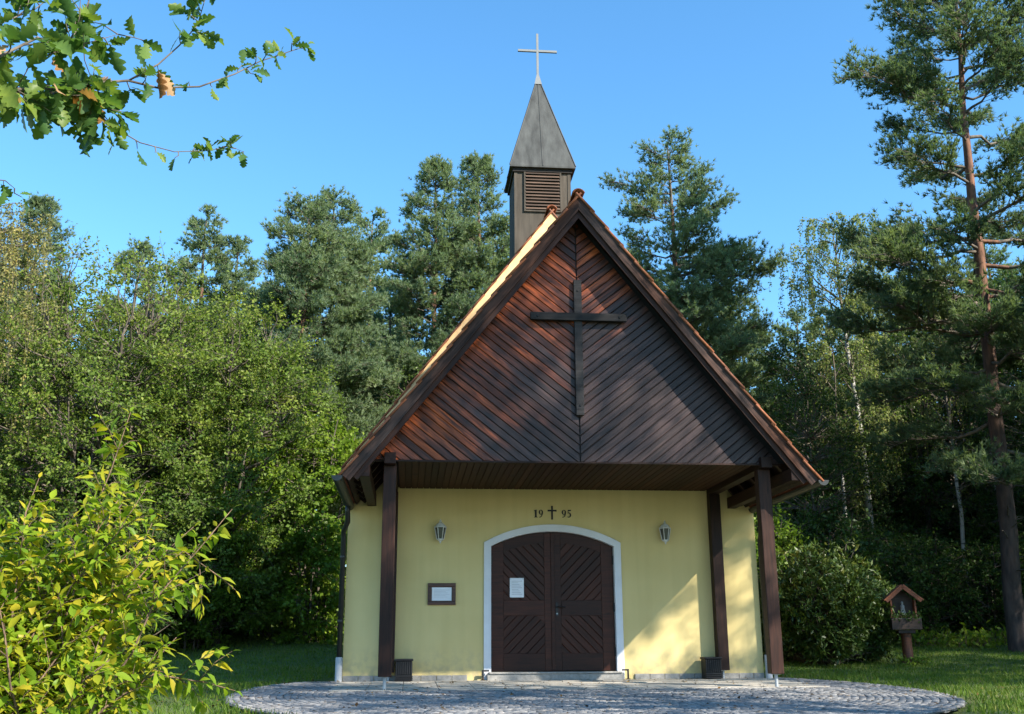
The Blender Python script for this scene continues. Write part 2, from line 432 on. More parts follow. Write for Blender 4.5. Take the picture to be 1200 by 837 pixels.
M['grass'] = leafmat('grass_blades', [(.05, .10, .012), (.085, .15, .02), (.17, .18, .05)], .3, .6, 1.2)

def ground_mat():
    m, n, l, b = mat('lawn_soil')
    tc = n.new('ShaderNodeTexCoord')
    nz = n.new('ShaderNodeTexNoise'); nz.inputs['Scale'].default_value = .5; nz.inputs['Detail'].default_value = 8
    l.new(tc.outputs['Object'], nz.inputs['Vector'])
    r = ramp(n, [(.3, (.045, .075, .012)), (.55, (.075, .115, .018)), (.75, (.13, .13, .035))]); l.new(nz.outputs[0], r.inputs[0])
    n2 = n.new('ShaderNodeTexNoise'); n2.inputs['Scale'].default_value = 25; n2.inputs['Detail'].default_value = 6
    l.new(tc.outputs['Object'], n2.inputs['Vector'])
    r2 = ramp(n, [(.3, (.6, .6, .6)), (.7, (1.2, 1.2, 1.2))]); l.new(n2.outputs[0], r2.inputs[0])
    mx = n.new('ShaderNodeMix'); mx.data_type = 'RGBA'; mx.blend_type = 'MULTIPLY'; mx.inputs[0].default_value = 1
    l.new(r.outputs[0], mx.inputs[6]); l.new(r2.outputs[0], mx.inputs[7]); l.new(mx.outputs[2], b.inputs['Base Color'])
    b.inputs['Roughness'].default_value = .95
    bp = n.new('ShaderNodeBump'); bp.inputs['Strength'].default_value = .8; bp.inputs['Distance'].default_value = .04
    l.new(n2.outputs[0], bp.inputs['Height']); l.new(bp.outputs[0], b.inputs['Normal'])
    return m
M['lawn'] = ground_mat()

# ------------------------------------------------------------------ ground
def gh(x, y):
    x = np.asarray(x, float); y = np.asarray(y, float)
    z = np.where(y < 0, np.where(y > -8, .018*y, -.144 + .105*(y+8)), .03*y+.0033*y*y)
    z = np.where(y > 22, .66+1.6+.10*(y-22), z)
    z = np.where(y > 60, .66+1.6+3.8+.02*(y-60), z)
    z = np.where(y < -20, -.144-1.26+.01*(y+20), z)
    side = np.clip((np.abs(x)-6)/12, 0, 1)
    z = z + .05*np.sin(x*.7+1)*np.sin(y*.5)*np.clip((np.abs(x)-4)/3, 0, 1) + .15*side*np.clip((y+5)/15, 0, 1)
    return z
def g(x, y): return float(gh(x, y))

PCX, PCY, PRX, PRY = -.12, -2.9, 4.5, 5.1
def in_plaza(x, y, grow=0.0):
    return ((np.abs(x-PCX)/(PRX+grow))**2.6 + (np.abs(y-PCY)/(PRY+grow))**2.6) < 1

def axis(lo, hi, fine0, fine1, step, coarse):
    a = list(np.arange(fine0, fine1+1e-6, step))
    v = fine0; s = step
    left = []
    while v > lo: s *= coarse; v -= s; left.append(max(v, lo))
    v = fine1; s = step; right = []
    while v < hi: s *= coarse; v += s; right.append(min(v, hi))
    return np.array(left[::-1]+a+right)
gx = axis(-1500, 1500, -22, 24, .5, 1.25); gy = axis(-600, 1800, -22, 36, .5, 1.25)
X, Y = np.meshgrid(gx, gy); Z = gh(X, Y)
Z = np.where(in_plaza(X, Y, .15), Z-.07, Z)
Z = np.where((np.abs(X) < 3.2) & (Y > .2) & (Y < 3.8), -.1, Z)
nx, ny = len(gx), len(gy)
idx = np.arange(nx*ny).reshape(ny, nx)
Q = np.stack([idx[:-1, :-1], idx[:-1, 1:], idx[1:, 1:], idx[1:, :-1]], -1).reshape(-1, 4)
tag(link('ground', np_mesh('ground', np.stack([X, Y, Z], -1).reshape(-1, 3), [Q], [M['lawn']], smooth=True)), kind='structure')

# ---- cobbled forecourt
rng = np.random.default_rng(5)
plaza = []
na, nr = 72, 10
vs_, fs_ = [], []
for j in range(nr+1):
    for i in range(na):
        a = 2*PI*i/na; ca, sa = math.cos(a), math.sin(a)
        rr = (abs(ca)**2.2+abs(sa)**2.2)**(-1/2.2)*j/nr
        x, y = PCX+PRX*rr*ca, PCY+PRY*rr*sa
        y = min(y, -.02)
        vs_.append((x, y, g(x, y)-.014))
for j in range(nr):
    for i in range(na):
        i2 = (i+1) % na
        fs_.append((j*na+i, (j+1)*na+i, (j+1)*na+i2, j*na+i2))
forecourt = link('forecourt', np_mesh('forecourt', vs_, [fs_], [M['joint']]))
tag(forecourt, kind='structure')

def cobble_geo(P, ang, sx, sy, h):
    """bevelled stones: 4 base corners, 4 shoulder corners, 4 top corners"""
    n = len(P); out = []
    cs = np.array([[-1, -1], [1, -1], [1, 1], [-1, 1]], float)
    for k, dz in ((1.0, -.03), (.98, -.004), (.84, 0.0)):
        jit = 1+rng.uniform(-.10, .10, (n, 4, 2))
        q = cs[None]*np.stack([sx, sy], -1)[:, None]*k*.5*jit
        c, s_ = np.cos(ang)[:, None], np.sin(ang)[:, None]
        xx = P[:, None, 0]+q[..., 0]*c-q[..., 1]*s_; yy = P[:, None, 1]+q[..., 0]*s_+q[..., 1]*c
        zz = np.broadcast_to((P[:, 2]+h)[:, None]+dz, xx.shape)
        out.append(np.stack([xx, yy, zz], -1))
    V = np.concatenate(out, 1)
    b = np.array([[0, 1, 5, 4], [1, 2, 6, 5], [2, 3, 7, 6], [3, 0, 4, 7], [4, 5, 9, 8], [5, 6, 10, 9], [6, 7, 11, 10], [7, 4, 8, 11], [8, 9, 10, 11]])
    return V.reshape(-1, 3), (b[None]+12*np.arange(n)[:, None, None]).reshape(-1, 4)

pts = []
# laid in rings that follow the rim of the forecourt
def stone_ok(x, y): return y < -.08 and not (abs(x) < 3.42 and y > -2.74)
d = .06
while d < 1.3:
    k = 1-d/PRX
    per = 2*PI*math.sqrt(((PRX*k)**2+((PRY-d))**2)/2)
    nst = max(6, int(per/.086))
    t = np.linspace(0, 2*PI, nst*6, endpoint=False)
    ex = 2/2.2
    cx = PCX+(PRX-d)*np.sign(np.cos(t))*np.abs(np.cos(t))**ex; cy = PCY+(PRY-d)*np.sign(np.sin(t))*np.abs(np.sin(t))**ex
    sl = np.concatenate([[0], np.cumsum(np.hypot(np.diff(cx), np.diff(cy)))])
    s_ = np.arange(0, sl[-1], .086)+rng.uniform(0, .1)
    px = np.interp(s_, sl, cx); py = np.interp(s_, sl, cy)
    an = np.arctan2(np.gradient(py), np.gradient(px))
    for a, b2, c2 in zip(px, py, an):
        if stone_ok(a, b2): pts.append((a, b2, c2))
    d += .085
yy = PCY-PRY
while yy < 0:
    xx = -PRX+rng.uniform(0, .09)
    while xx < PRX:
        if stone_ok(xx, yy) and in_plaza(np.array(xx), np.array(yy), -d+.04): pts.append((xx, yy+.02*math.sin(xx*1.3+yy), rng.uniform(-.06, .06)))
        xx += rng.uniform(.072, .096)
    yy += .083
pts = np.array(pts)
pts[:, :2] += rng.uniform(-.009, .009, (len(pts), 2)); pts[:, 2] += rng.uniform(-.12, .12, len(pts))
P3 = np.stack([pts[:, 0], pts[:, 1], gh(pts[:, 0], pts[:, 1])], -1)
sx = rng.uniform(.066, .086, len(pts)); sy = rng.uniform(.066, .083, len(pts)); hh = rng.uniform(-.004, .003, len(pts))
dcam = np.hypot(pts[:, 0]+2.37, pts[:, 1]+17.33)
az = np.arctan2(pts[:, 0]+2.37, pts[:, 1]+17.33)-.096
infr = (np.abs(az) < .47) & (pts[:, 1] > -5.4)
order = np.argsort(np.where(infr, dcam, 1e9))
near = order[:300]; far = order[300:]
tint = np.clip(rng.beta(1.6, 1.6, len(pts)), 0, 1)
V, Fq = cobble_geo(P3[far], pts[far, 2], sx[far], sy[far], hh[far])
tag(link('cobblestones', np_mesh('cobblestones', V, [Fq], [M['cobble']], tint=np.repeat(tint[far], 9)), forecourt), kind='stuff')
stone_meshes = []
for k in range(10):
    V, Fq = cobble_geo(np.zeros((1, 3)), np.zeros(1), np.array([rng.uniform(.068, .084)]), np.array([rng.uniform(.066, .082)]), np.zeros(1))
    stone_meshes.append(np_mesh('cobblestone', V, [Fq], [M['cobble']], tint=np.full(9, (k+.5)/10)))
for i in near:
    o = link('cobblestone', stone_meshes[int(tint[i]*9.99)], forecourt)
    o.location = (P3[i, 0], P3[i, 1], P3[i, 2]+hh[i]); o.rotation_euler = (0, 0, pts[i, 2])

porch = tag(MB().box(-3.42, 3.42, -2.72, -.02, -.16, -.055).build('porch_floor', M['joint']), kind='structure')
rnd = random.Random(3)
for j in range(5):
    for i in range(14):
        x0 = -3.42+i*6.84/14; y1 = -.075-j*.53; y0 = y1-.525
        z = .018*(y0+y1)/2
        MB().box(x0+.004, x0+6.84/14-.004, y0+.004, y1, -.09, z+rnd.uniform(-.003, .003)).build('paving_slab', M['slab'], porch, bevel=.004)

# ------------------------------------------------------------------ the chapel
chapel = empty('chapel', (0, 0, 0), 0, 'small pale yellow chapel with steep tiled roof, dark timber gable and slim bell tower', 'chapel')
HW = 3.4; RIDGE = 7.05; SL = (7.05-2.81)/3.36; RA = math.atan(SL)
YB = 4.0; YG = -2.8; YF = -3.18
DC, DH, DSP, DCR = -.043, 1.135, 2.16, 2.456      # door arch, outer edge of the white trim
def arch(half, spring, crown, n=24, c=DC):
    h = crown-spring; R_ = (half*half+h*h)/(2*h); a0 = math.asin(half/R_)
    return [(c+R_*math.sin(a0-2*a0*k/n), spring+h-R_+R_*math.cos(a0-2*a0*k/n)) for k in range(n+1)]   # right to left
HI, SPI, CRI = 1.022, 2.10, 2.345
ai = arch(HI, SPI, CRI); ao = arch(DH, DSP, DCR)

wall = MB()
# front wall with the arched opening, 0.3 thick
wt = .30
opl = [(x, z) for x, z in ai]
top = 6.7
def zr(x): return 8.06-.20-abs(x)*1.324
w = MB()
# left and right of the door
w.prism([(-HW, -.3), (DC-HI, -.3), (DC-HI, SPI), (-HW, SPI)], 0, wt)
w.prism([(DC+HI, -.3), (HW, -.3), (HW, SPI), (DC+HI, SPI)], 0, wt)
xs = [p[0] for p in ai]
for k in range(len(ai)-1):
    (xa, za), (xb, zb) = ai[k], ai[k+1]      # xa > xb
    w.add([(xb, 0, zb), (xa, 0, za), (xa, 0, 2.5), (xb, 0, 2.5), (xb, wt, zb), (xa, wt, za), (xa, wt, 2.5), (xb, wt, 2.5)],
          [(0, 1, 2, 3), (7, 6, 5, 4), (0, 4, 5, 1)])
w.prism([(-HW, SPI), (DC-HI, SPI), (DC-HI, 2.5), (-HW, 2.5)], 0, wt)
w.prism([(DC+HI, SPI), (HW, SPI), (HW, 2.5), (DC+HI, 2.5)], 0, wt)
w.prism([(-HW, 2.5), (HW, 2.5), (HW, zr(HW) if zr(HW) > 2.5 else 2.505), (0, zr(0)), (-HW, zr(HW) if zr(HW) > 2.5 else 2.505)], 0, wt)
w.build('wall', M['plaster'], chapel)
MB().box(-HW, -HW+wt, wt, YB, -.4, zr(HW)).build('wall', M['plaster'], chapel)
MB().box(HW-wt, HW, wt, YB, -.4, zr(HW)).build('wall', M['plaster'], chapel)
MB().prism([(-HW+wt, -.4), (HW-wt, -.4), (HW-wt, zr(HW-wt)), (0, zr(0)), (-HW+wt, zr(HW-wt))], YB-wt, YB).build('wall', M['plaster'], chapel)
# plinth tiles along the foot of the front wall
x = -HW+.002
while x < HW-.1:
    x1 = min(x+.245, HW)
    if x1 < DC-DH-.02 or x > DC+DH+.02:
        MB().box(x+.004, x1-.004, -.028, -.001, -.06, .075).build('plinth_tile', M['stone'], chapel, bevel=.004)
    x = x1

# white door surround
def ring(outer, inner, ho, hi, y0, y1, z0, name, m, parent, bevel=0):
    mb = MB()
    o = [(DC+ho, z0)]+outer+[(DC-ho, z0)]; i_ = [(DC+hi, z0)]+inner+[(DC-hi, z0)]
    n = len(o); vs = [(x, y, z) for y in (y0, y1) for L in (o, i_) for x, z in L]
    fs = []
    for k in range(n-1):
        fs.append((k, n+k, n+k+1, k+1)[::-1]); fs.append((2*n+k, 3*n+k, 3*n+k+1, 2*n+k+1))
        fs.append((k, k+1, 2*n+k+1, 2*n+k)[::-1]); fs.append((n+k, n+k+1, 3*n+k+1, 3*n+k))
    fs.append((0, 2*n, 3*n, n)); fs.append((n-1, 2*n-1, 4*n-1, 3*n-1))
    mb.add(vs, fs)
    return mb.build(name, m, parent, bevel=bevel)
inner_tr = arch(HI-.004, SPI, CRI-.004)
ring(ao, inner_tr, DH, HI-.004, -.035, .12, .0, 'door_surround', M['white'], chapel, .005)
MB().box(DC-1.09, DC+1.08, -.20, .05, -.02, .088).build('door_step', M['stone'], chapel, bevel=.008)
MB().box(DC-1.06, DC+1.06, -.22, .05, .090, .118).build('door_sill', M['stone'], chapel, bevel=.006)

# door leaves
rndp = random.Random(8)
YD = .06
def leaf(side):
    # side -1 left, +1 right. built in place
    X0, X1 = (DC-HI+.012, DC-.006) if side < 0 else (DC+.006, DC+HI-.012)
    arcp = arch(HI-.012, SPI-.005, CRI-.012)
    zt = lambda x, dr=0: float(np.interp(x, [p[0] for p in arcp[::-1]], [p[1] for p in arcp[::-1]]))-dr
    nseg = 10
    topl = [(X1+(X0-X1)*k/nseg, zt(X1+(X0-X1)*k/nseg)) for k in range(nseg+1)]
    root = MB().prism([(X0, .125), (X1, .125)]+topl, YD+.03, YD+.065).build('door_leaf', M['door'], chapel)
    so, si = .20, .13            # outer and inner stile widths
    a, b2 = (X0+so, X1-si) if side < 0 else (X0+si, X1-so)
    def stile(xa, xb):
        t = [(xb+(xa-xb)*k/3, zt(xb+(xa-xb)*k/3)-.001) for k in range(4)]
        MB().prism([(xa, .128), (xb, .128)]+t, YD, YD+.029).build('stile', M['door'], root, bevel=.004)
    stile(X0+.001, a); stile(b2, X1-.001)
    MB().prism([(a+.002, .128), (b2-.002, .128), (b2-.002, .40), (a+.002, .40)], YD+.001, YD+.029).build('rail', M['door'], root, bevel=.004)
    MB().prism([(a+.002, .99), (b2-.002, .99), (b2-.002, 1.235), (a+.002, 1.235)], YD+.001, YD+.029).build('rail', M['door'], root, bevel=.004)
    tr = [(b2-.002+(a-b2+.004)*k/8, zt(b2-.002+(a-b2+.004)*k/8)-.002) for k in range(9)]
    br = [(x, z-.17) for x, z in tr]
    for k in range(8):
        pass
    mbt = MB()
    vs = [(x, y, z) for y in (YD+.001, YD+.029) for L in (tr, br) for x, z in L]
    n = 9; fs = []
    for k in range(n-1):
        fs += [(k, k+1, n+k+1, n+k), (2*n+k, 3*n+k, 3*n+k+1, 2*n+k+1), (n+k, n+k+1, 3*n+k+1, 3*n+k), (k, 2*n+k, 2*n+k+1, k+1)]
    fs += [(0, n, 3*n, 2*n), (n-1, 3*n-1, 4*n-1, 2*n-1)]
    mbt.add(vs, fs).build('arched_rail', M['door'], root)
    # mouldings round the panels
    low = [(a, .40), (b2, .40), (b2, .99), (a, .99)]
    c = .13
    low = [(a, .40), (b2, .40), (b2, .99-c), (b2-c, .99), (a, .99)] if side < 0 else [(a, .40), (b2, .40), (b2, .99), (a+c, .99), (a, .99-c)]
    if side < 0: MB().prism([(b2-c, .989), (b2-.001, .989-c), (b2-.001, .989)], YD+.002, YD+.028).build('corner_block', M['door'], root)
    else: MB().prism([(a+.001, .989-c), (a+c, .989), (a+.001, .989)], YD+.002, YD+.028).build('corner_block', M['door'], root)
    upt = [(x, z) for x, z in br]
    up = [(a, 1.237), (b2, 1.237)]+[(min(max(x, a), b2), z+.01) for x, z in upt]
    ang_up = math.radians(-45) if side < 0 else math.radians(45)
    planks('plank', up, ang_up, .105, YD+.012, .016, M['door'], root, gap=.004, seed=5+side, ch=.007)
    planks('plank', low, -ang_up, .105, YD+.012, .016, M['door'], root, gap=.004, seed=9+side, ch=.007)
    # hinges on the outer stile
    hx = X0+.004 if side < 0 else X1-.004
    for z in (.42, 1.12, 1.88):
        MB().tube([(hx, YD-.012, z-.07), (hx, YD-.012, z+.07)], .014, 8).build('hinge', M['iron'], root)
    return root
lf = leaf(-1); rt = leaf(1)
# meeting bead and handle
MB().box(DC-.03, DC+.03, YD-.022, YD-.001, .13, 2.32).build('meeting_bead', M['door'], rt, bevel=.006)
hd = MB().box(DC+.045, DC+.085, YD-.012, YD-.001, .98, 1.20)
hd.tube([(DC+.065, YD-.01, 1.13), (DC+.065, YD-.06, 1.13)], .011, 8)
hd.tube([(DC+.06, YD-.06, 1.13), (DC+.12, YD-.065, 1.132), (DC+.19, YD-.06, 1.125)], [.012, .012, .010], 8)
hd.build('handle', M['iron'], rt, smooth=False)
MB().tube([(DC+.065, YD-.02, 1.02), (DC+.065, YD-.001, 1.02)], .014, 10).build('lock_cylinder', M['steel'], rt)
# notice on the left leaf
pn = empty('paper_notice', (-.634, YD-.002, 1.434), 0, 'white sheet of paper pinned to the left door leaf', 'notice')
MB().box(-.115, .115, -.004, 0, -.155, .155).build('sheet', M['paper'], pn)
ink = MB()
for k in range(9): ink.box(-.085, .085-.02*((k*7) % 4), -.0055, -.0045, .10-k*.026, .107-k*.026)
ink.build('print_lines', M['ink'], pn)
for sx_ in (-1, 1):
    MB().lathe([(.008, 0), (.008, .006)], 8).build('drawing_pin', M['steel'], pn, M=Matrix.Translation((sx_*.1, -.005, .14)) @ Matrix.Rotation(PI/2, 4, 'X'))

# ---- soffit, gable boards
planks_s = []
nb = 52
for i in range(nb):
    x0 = -2.58+i*5.16/nb; x1 = x0+5.16/nb
    L = 2.76
    mb = MB()
    w_ = (x1-x0)/2-.003
    # local X runs along the board, towards the wall
    vs = [(-L/2, -w_, .018), (L/2, -w_, .018), (L/2, w_, .018), (-L/2, w_, .018), (-L/2, -w_, .006), (L/2, -w_, .006), (L/2, w_, .006), (-L/2, w_, .006),
          (-L/2, -w_+.006, 0), (L/2, -w_+.006, 0), (L/2, w_-.006, 0), (-L/2, w_-.006, 0)]
    fs = [(0, 1, 2, 3), (4, 5, 1, 0)[::-1], (6, 7, 3, 2)[::-1], (8, 9, 5, 4)[::-1], (10, 11, 7, 6)[::-1], (11, 10, 9, 8), (0, 3, 7, 11, 8, 4)[::1], (1, 5, 9, 10, 6, 2)]
    mb.add(vs, fs).build('soffit_board', M['soffit'], chapel, M=Matrix.Translation(((x0+x1)/2, -1.385, 3.036)) @ Matrix.Rotation(PI/2, 4, 'Z'))
MB().box(-2.66, 2.66, -2.765, -.01, 3.058, 3.075).build('soffit_backing', M['dark'], chapel)

GB = 3.03; GT = 6.68                        # foot and tip of the boarded gable
gx_ = (GT-GB)/SL
MB().prism([(-gx_-.1, GB+.01), (gx_+.1, GB+.01), (0, GT+.1)], YG+.021, YG+.04).build('gable_backing', M['dark'], chapel)
ang = PI/2-RA
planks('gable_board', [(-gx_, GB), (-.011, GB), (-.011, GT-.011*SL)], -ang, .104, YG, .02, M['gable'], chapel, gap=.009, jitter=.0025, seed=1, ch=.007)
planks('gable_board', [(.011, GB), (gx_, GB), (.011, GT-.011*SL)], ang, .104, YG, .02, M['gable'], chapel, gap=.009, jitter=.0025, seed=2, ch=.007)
# cross of two beams
cr = MB().box(-.053, .063, YG-.062, YG-.012, 3.69, 5.74).build('gable_cross', M['cross'], chapel, bevel=.006)
arm = MB().box(-.71, .06-.01, -.025, .025, -.058, .058)
arm = MB().box(-.71, .715, -.026, .026, -.058, .058).build('cross_arm', M['cross'], cr, bevel=.006, M=Matrix.Translation((0.005, YG-.076, 5.156)))
for x, z, yy in ((.005, 5.57, YG-.062), (.005, 3.83, YG-.062), (-.60, 5.156, YG-.102), (.61, 5.156, YG-.102)):
    MB().lathe([(.016, 0), (.016, .006), (.009, .012)], 10).build('bolt', M['iron'], cr, M=Matrix.Translation((x, yy, z)) @ Matrix.Rotation(PI/2, 4, 'X'))
# bottom trim under the boards
MB().box(-2.93, 2.93, YG-.004, YG+.035, GB-.028, GB-.002).build('gable_sill', M['beam'], chapel, bevel=.004)

# ---- posts, feet, beams
for sx_ in (-1, 1):
    for (yf, zb) in ((-2.755, .125), (-.215, .125)):
        x0 = sx_*2.592; x1 = sx_*2.772
        xa, xb = min(x0, x1), max(x0, x1)
        p = MB().box(-1.44 if False else zb, 2.955, -.09, .09, -.09, .09)
        po = p.build('post', M['beam'], chapel, bevel=.008, M=Matrix.Translation(((xa+xb)/2, yf+.09, 0)) @ Matrix(((0, 0, -1, 0), (0, 1, 0, 0), (1, 0, 0, 0), (0, 0, 0, 1))))
        gz = g(0, yf)-.02
        MB().tube([(0, 0, gz-.05), (0, 0, zb+.01)], .024, 12).box(-.05, .05, -.05, .05, zb-.008, zb-.001).build('post_foot', M['steel'], po, M=po.matrix_basis.inverted() @ Matrix.Translation(((xa+xb)/2, yf+.09, 0)))
    # beams along the porch above the posts, and the outer purlin under the eave
    def ybeam(name, xc, wz, y0, y1, z0, z1, m=M['beam']):
        L = y1-y0
        return MB().box(-L/2, L/2, -wz/2, wz/2, z0, z1).build(name, m, chapel, bevel=.006, M=Matrix.Translation((xc, (y0+y1)/2, 0)) @ Matrix.Rotation(PI/2, 4, 'Z'))
    ybeam('porch_beam', sx_*2.682, .16, -2.90, -.01, 2.957, 3.115)
    ybeam('eave_purlin', sx_*3.02, .14, -3.11, -.01, 2.74, 2.92)

# ---- roofs: the low porch roof in front, the higher main roof behind it
def rp(side, s, off, rf=None):
    """point on the slope: s metres down from the ridge, off metres below the tile face"""
    rz, ra = rf or (RIDGE, RA)
    c_, s__ = math.cos(ra), math.sin(ra)
    return (side*(s*c_-off*s__), rz-s*s__-off*c_)
SLEN = 3.36/math.cos(RA)
MRZ, MSL = 8.06, 1.324; MRA = math.atan(MSL); MLEN = 3.50/math.cos(MRA); MY0 = -.25
PORCH = (RIDGE, RA); MAIN = (MRZ, MRA)
def slope_board(side, name, s0, s1, o0, o1, y0, y1, m, bevel=0, rf=PORCH):
    """a flat piece lying in the slope; grain along the slope"""
    L = s1-s0; c_, s__ = math.cos(rf[1]), math.sin(rf[1])
    ox, oz = rp(side, (s0+s1)/2, 0, rf)
    ux = Vector((side*c_, 0, -s__)); uy = Vector((0, 1, 0)); uz = ux.cross(uy)
    if uz.z < 0: uz = -uz
    Mx = Matrix(((ux.x, 0, uz.x, ox), (0, 1, 0, (y0+y1)/2), (ux.z, 0, uz.z, oz), (0, 0, 0, 1)))
    h = (y1-y0)/2
    return MB().box(-L/2, L/2, -h, h, -o1, -o0).build(name, m, chapel, bevel=bevel, M=Mx)
def rake_board(side, name, o0, o1, y0, y1, length, m, rf=PORCH):
    """board following the rake, mitred at the ridge; grain along the slope"""
    c_, s__ = math.cos(rf[1]), math.sin(rf[1])
    p = [(0, rf[0]-o0/c_), rp(side, length, o0, rf), rp(side, length, o1, rf), (0, rf[0]-o1/c_)]
    ux = Vector((side*c_, 0, -s__)); uz = Vector((side*s__, 0, c_))
    o = Vector((p[1][0]/2, 0, (p[0][1]+p[1][1])/2))
    Mx = Matrix(((ux.x, 0, uz.x, o.x), (0, 1, 0, 0), (ux.z, 0, uz.z, o.z), (0, 0, 0, 1)))
    q = [((Vector((x, 0, z))-o).dot(ux), (Vector((x, 0, z))-o).dot(uz)) for x, z in p]
    return MB().prism(q, y0, y1).build(name, m, chapel, M=Mx)
for side in (-1, 1):
    slope_board(side, 'roof_deck', .16, SLEN-.02, .066, .105, YF+.02, -.005, M['beam'])
    slope_board(side, 'roof_deck', .16, MLEN-.01, .066, .105, MY0+.03, YB+.30, M['beam'], rf=MAIN)
    for yr in [-2.70+.60*k for k in range(5)]:
        slope_board(side, 'rafter', .35, SLEN-.10, .107, .225, yr, yr+.09, M['beam'], .004)
    rake_board(side, 'barge_board', .064, .200, YF+.012, YF+.05, SLEN+.02, M['barge'])
    rake_board(side, 'inner_barge_board', .15, .27, YF+.055, YF+.085, SLEN-.06, M['beam'])
    # sunlit pale verge board of the main roof, showing above the porch roof
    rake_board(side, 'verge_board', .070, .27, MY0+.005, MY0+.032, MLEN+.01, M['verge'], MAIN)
# tiles
def pan_tile():
    # a single pan tile, local X down the slope (0.40), Y across (0.235), slightly domed
    ys = np.linspace(-.115, .115, 7); zs = .016*np.cos(np.linspace(-1.5, 1.5, 7))
    vs, fs = [], []
    for xx, lift in ((0, 0), (.40, .022)):
        for t in (0, -.014):
            vs += [(xx, y, z+lift+t) for y, z in zip(ys, zs)]
    n = 7
    for k in range(n-1):
        fs += [(k, 2*n+k, 2*n+k+1, k+1), (n+k, n+k+1, 3*n+k+1, 3*n+k), (2*n+k, 3*n+k, 3*n+k+1, 2*n+k+1)]
    fs += [(0, n, 3*n, 2*n), (n-1, 3*n-1, 4*n-1, 2*n-1)]
    return np.array(vs), np.array(fs)
tv, tf = pan_tile()
tv2 = tv.copy(); tv2[7:14, 2] -= .018; tv2[21:28, 2] -= .018      # verge tiles carry a deeper lip
rt_ = np.random.default_rng(11)
shared = {}
for (rf, ln, ya, yb, crs) in ((PORCH, SLEN, YF+.10, -.11, 16), (MAIN, MLEN, MY0+.10, YB+.3, 17)):
    pitch = ln/crs; yt = np.arange(ya, yb, .228)
    for side in (-1, 1):
        c_, s__ = math.cos(rf[1]), math.sin(rf[1])
        ux = np.array([side*c_, 0, -s__]); uy = np.array([0, 1, 0]); uz = np.cross(ux, uy); uz = uz if uz[2] > 0 else -uz
        VV, FF, TT = [], [], []
        for r_ in range(crs):
            for j, yy in enumerate(yt):
                o = np.array([0, yy, rf[0]])+ux*(r_*pitch+.02)-uz*.052
                if j == 0:
                    key = int(rt_.integers(0, 4))
                    if key not in shared: shared[key] = np_mesh('verge_tile', tv2, [tf], [M['tile']], tint=np.full(len(tf), key/3))
                    Mx = Matrix(((ux[0], 0, uz[0], o[0]), (0, 1, 0, o[1]), (ux[2], 0, uz[2], o[2]), (0, 0, 0, 1)))
                    link('verge_tile', shared[key], chapel, Mx @ Matrix.Rotation(rt_.uniform(-.012, .012), 4, 'Z') @ Matrix.Translation((0, rt_.uniform(-.008, .008), 0)))
                    continue
                p = o+tv[:, :1]*ux+tv[:, 1:2]*uy+(tv[:, 2:]+rt_.uniform(-.002, .002))*uz
                FF.append(tf+len(VV)*len(tv)); VV.append(p); TT.append(np.full(len(tf), rt_.random()))
        tag(link('roof_tiles', np_mesh('roof_tiles', np.concatenate(VV), [np.concatenate(FF)], [M['tile']], tint=np.concatenate(TT)), chapel), kind='stuff')
# ridge caps
a_ = np.linspace(-1.15, 1.15, 9)
capm = []
for c in range(3):
    vs, fs = [], []
    for (yy, r_) in ((0, .105), (.40, .092)):
        for t in (0, .015):
            vs += [((r_-t)*math.sin(q), yy, (r_-t)*math.cos(q)-.085) for q in a_]
    n = 9
    for i in range(n-1):
        fs += [(i, i+1, 2*n+i+1, 2*n+i), (n+i, 3*n+i, 3*n+i+1, n+i+1), (i, n+i, n+i+1, i+1), (2*n+i, 2*n+i+1, 3*n+i+1, 3*n+i)]
    fs += [(0, 2*n, 3*n, n), (n-1, 2*n-1, 4*n-1, 3*n-1)]
    capm.append(np_mesh('ridge_cap', vs, [fs], [M['tile']], tint=np.full(len(fs), c/2)))
k = 0
for y, y1, z in ((YF-.01, MY0-.1, RIDGE-.005), (MY0-.03, YB+.2, MRZ)):
    while y < y1:
        o = link('ridge_cap', capm[k % 3], chapel); o.location = (0, y, z); y += .355; k += 1

for side in (-1, 1):
    ex, ez = rp(side, SLEN+.02, .06)
    # half-round gutter
    mb = MB(); n = 9; r_ = .075
    prof = [(math.cos(PI+PI*k/(n-1))*r_, math.sin(PI+PI*k/(n-1))*r_) for k in range(n)]
    prof2 = [(p[0]*.9, p[1]*.9) for p in prof]
    cx_, cz_ = ex+side*.055, ez-.02
    vs = [(cx_+x, y, cz_+z) for y in (YF-.02, -.03) for L in (prof, prof2) for x, z in L]
    fs = []
    for i in range(n-1):
        fs += [(i, i+1, 2*n+i+1, 2*n+i), (n+i, 3*n+i, 3*n+i+1, n+i+1)]
    fs += [(0, 2*n, 3*n, n), (n-1, 2*n-1, 4*n-1, 3*n-1)]
    fs += [tuple(range(n)), tuple(range(3*n-1, 2*n-1, -1))]
    gut = mb.add(vs, fs).build('gutter', M['gutter'], chapel)
    MB().tube([(cx_-r_*side, YF+.3, cz_-.004), (cx_+r_*side*1.05, YF+.3, cz_-.004)], .008, 6).build('gutter_bracket', M['gutter'], gut)
    # swan neck and downpipe at the front corner of the wall
    wx = side*3.455
    pp = [(cx_, -.55, cz_-.06), (cx_, -.52, cz_-.16), (cx_-side*.0, -.40, cz_-.30), (wx, -.16, cz_-.42), (wx, -.08, cz_-.52), (wx, -.08, .36)]
    dp = MB().tube(pp, .042, 12).build('downpipe', M['gutter'], chapel, smooth=True)
    MB().lathe([(.056, -.1), (.056, .34), (.05, .36)], 14, (wx, -.08, 0)).build('standpipe', M['grey_pipe'], chapel, smooth=False)
    for z in (.9, 1.9):
        MB().lathe([(.05, 0), (.05, .03)], 12, (wx, -.08, z)).build('pipe_clip', M['gutter'], dp)

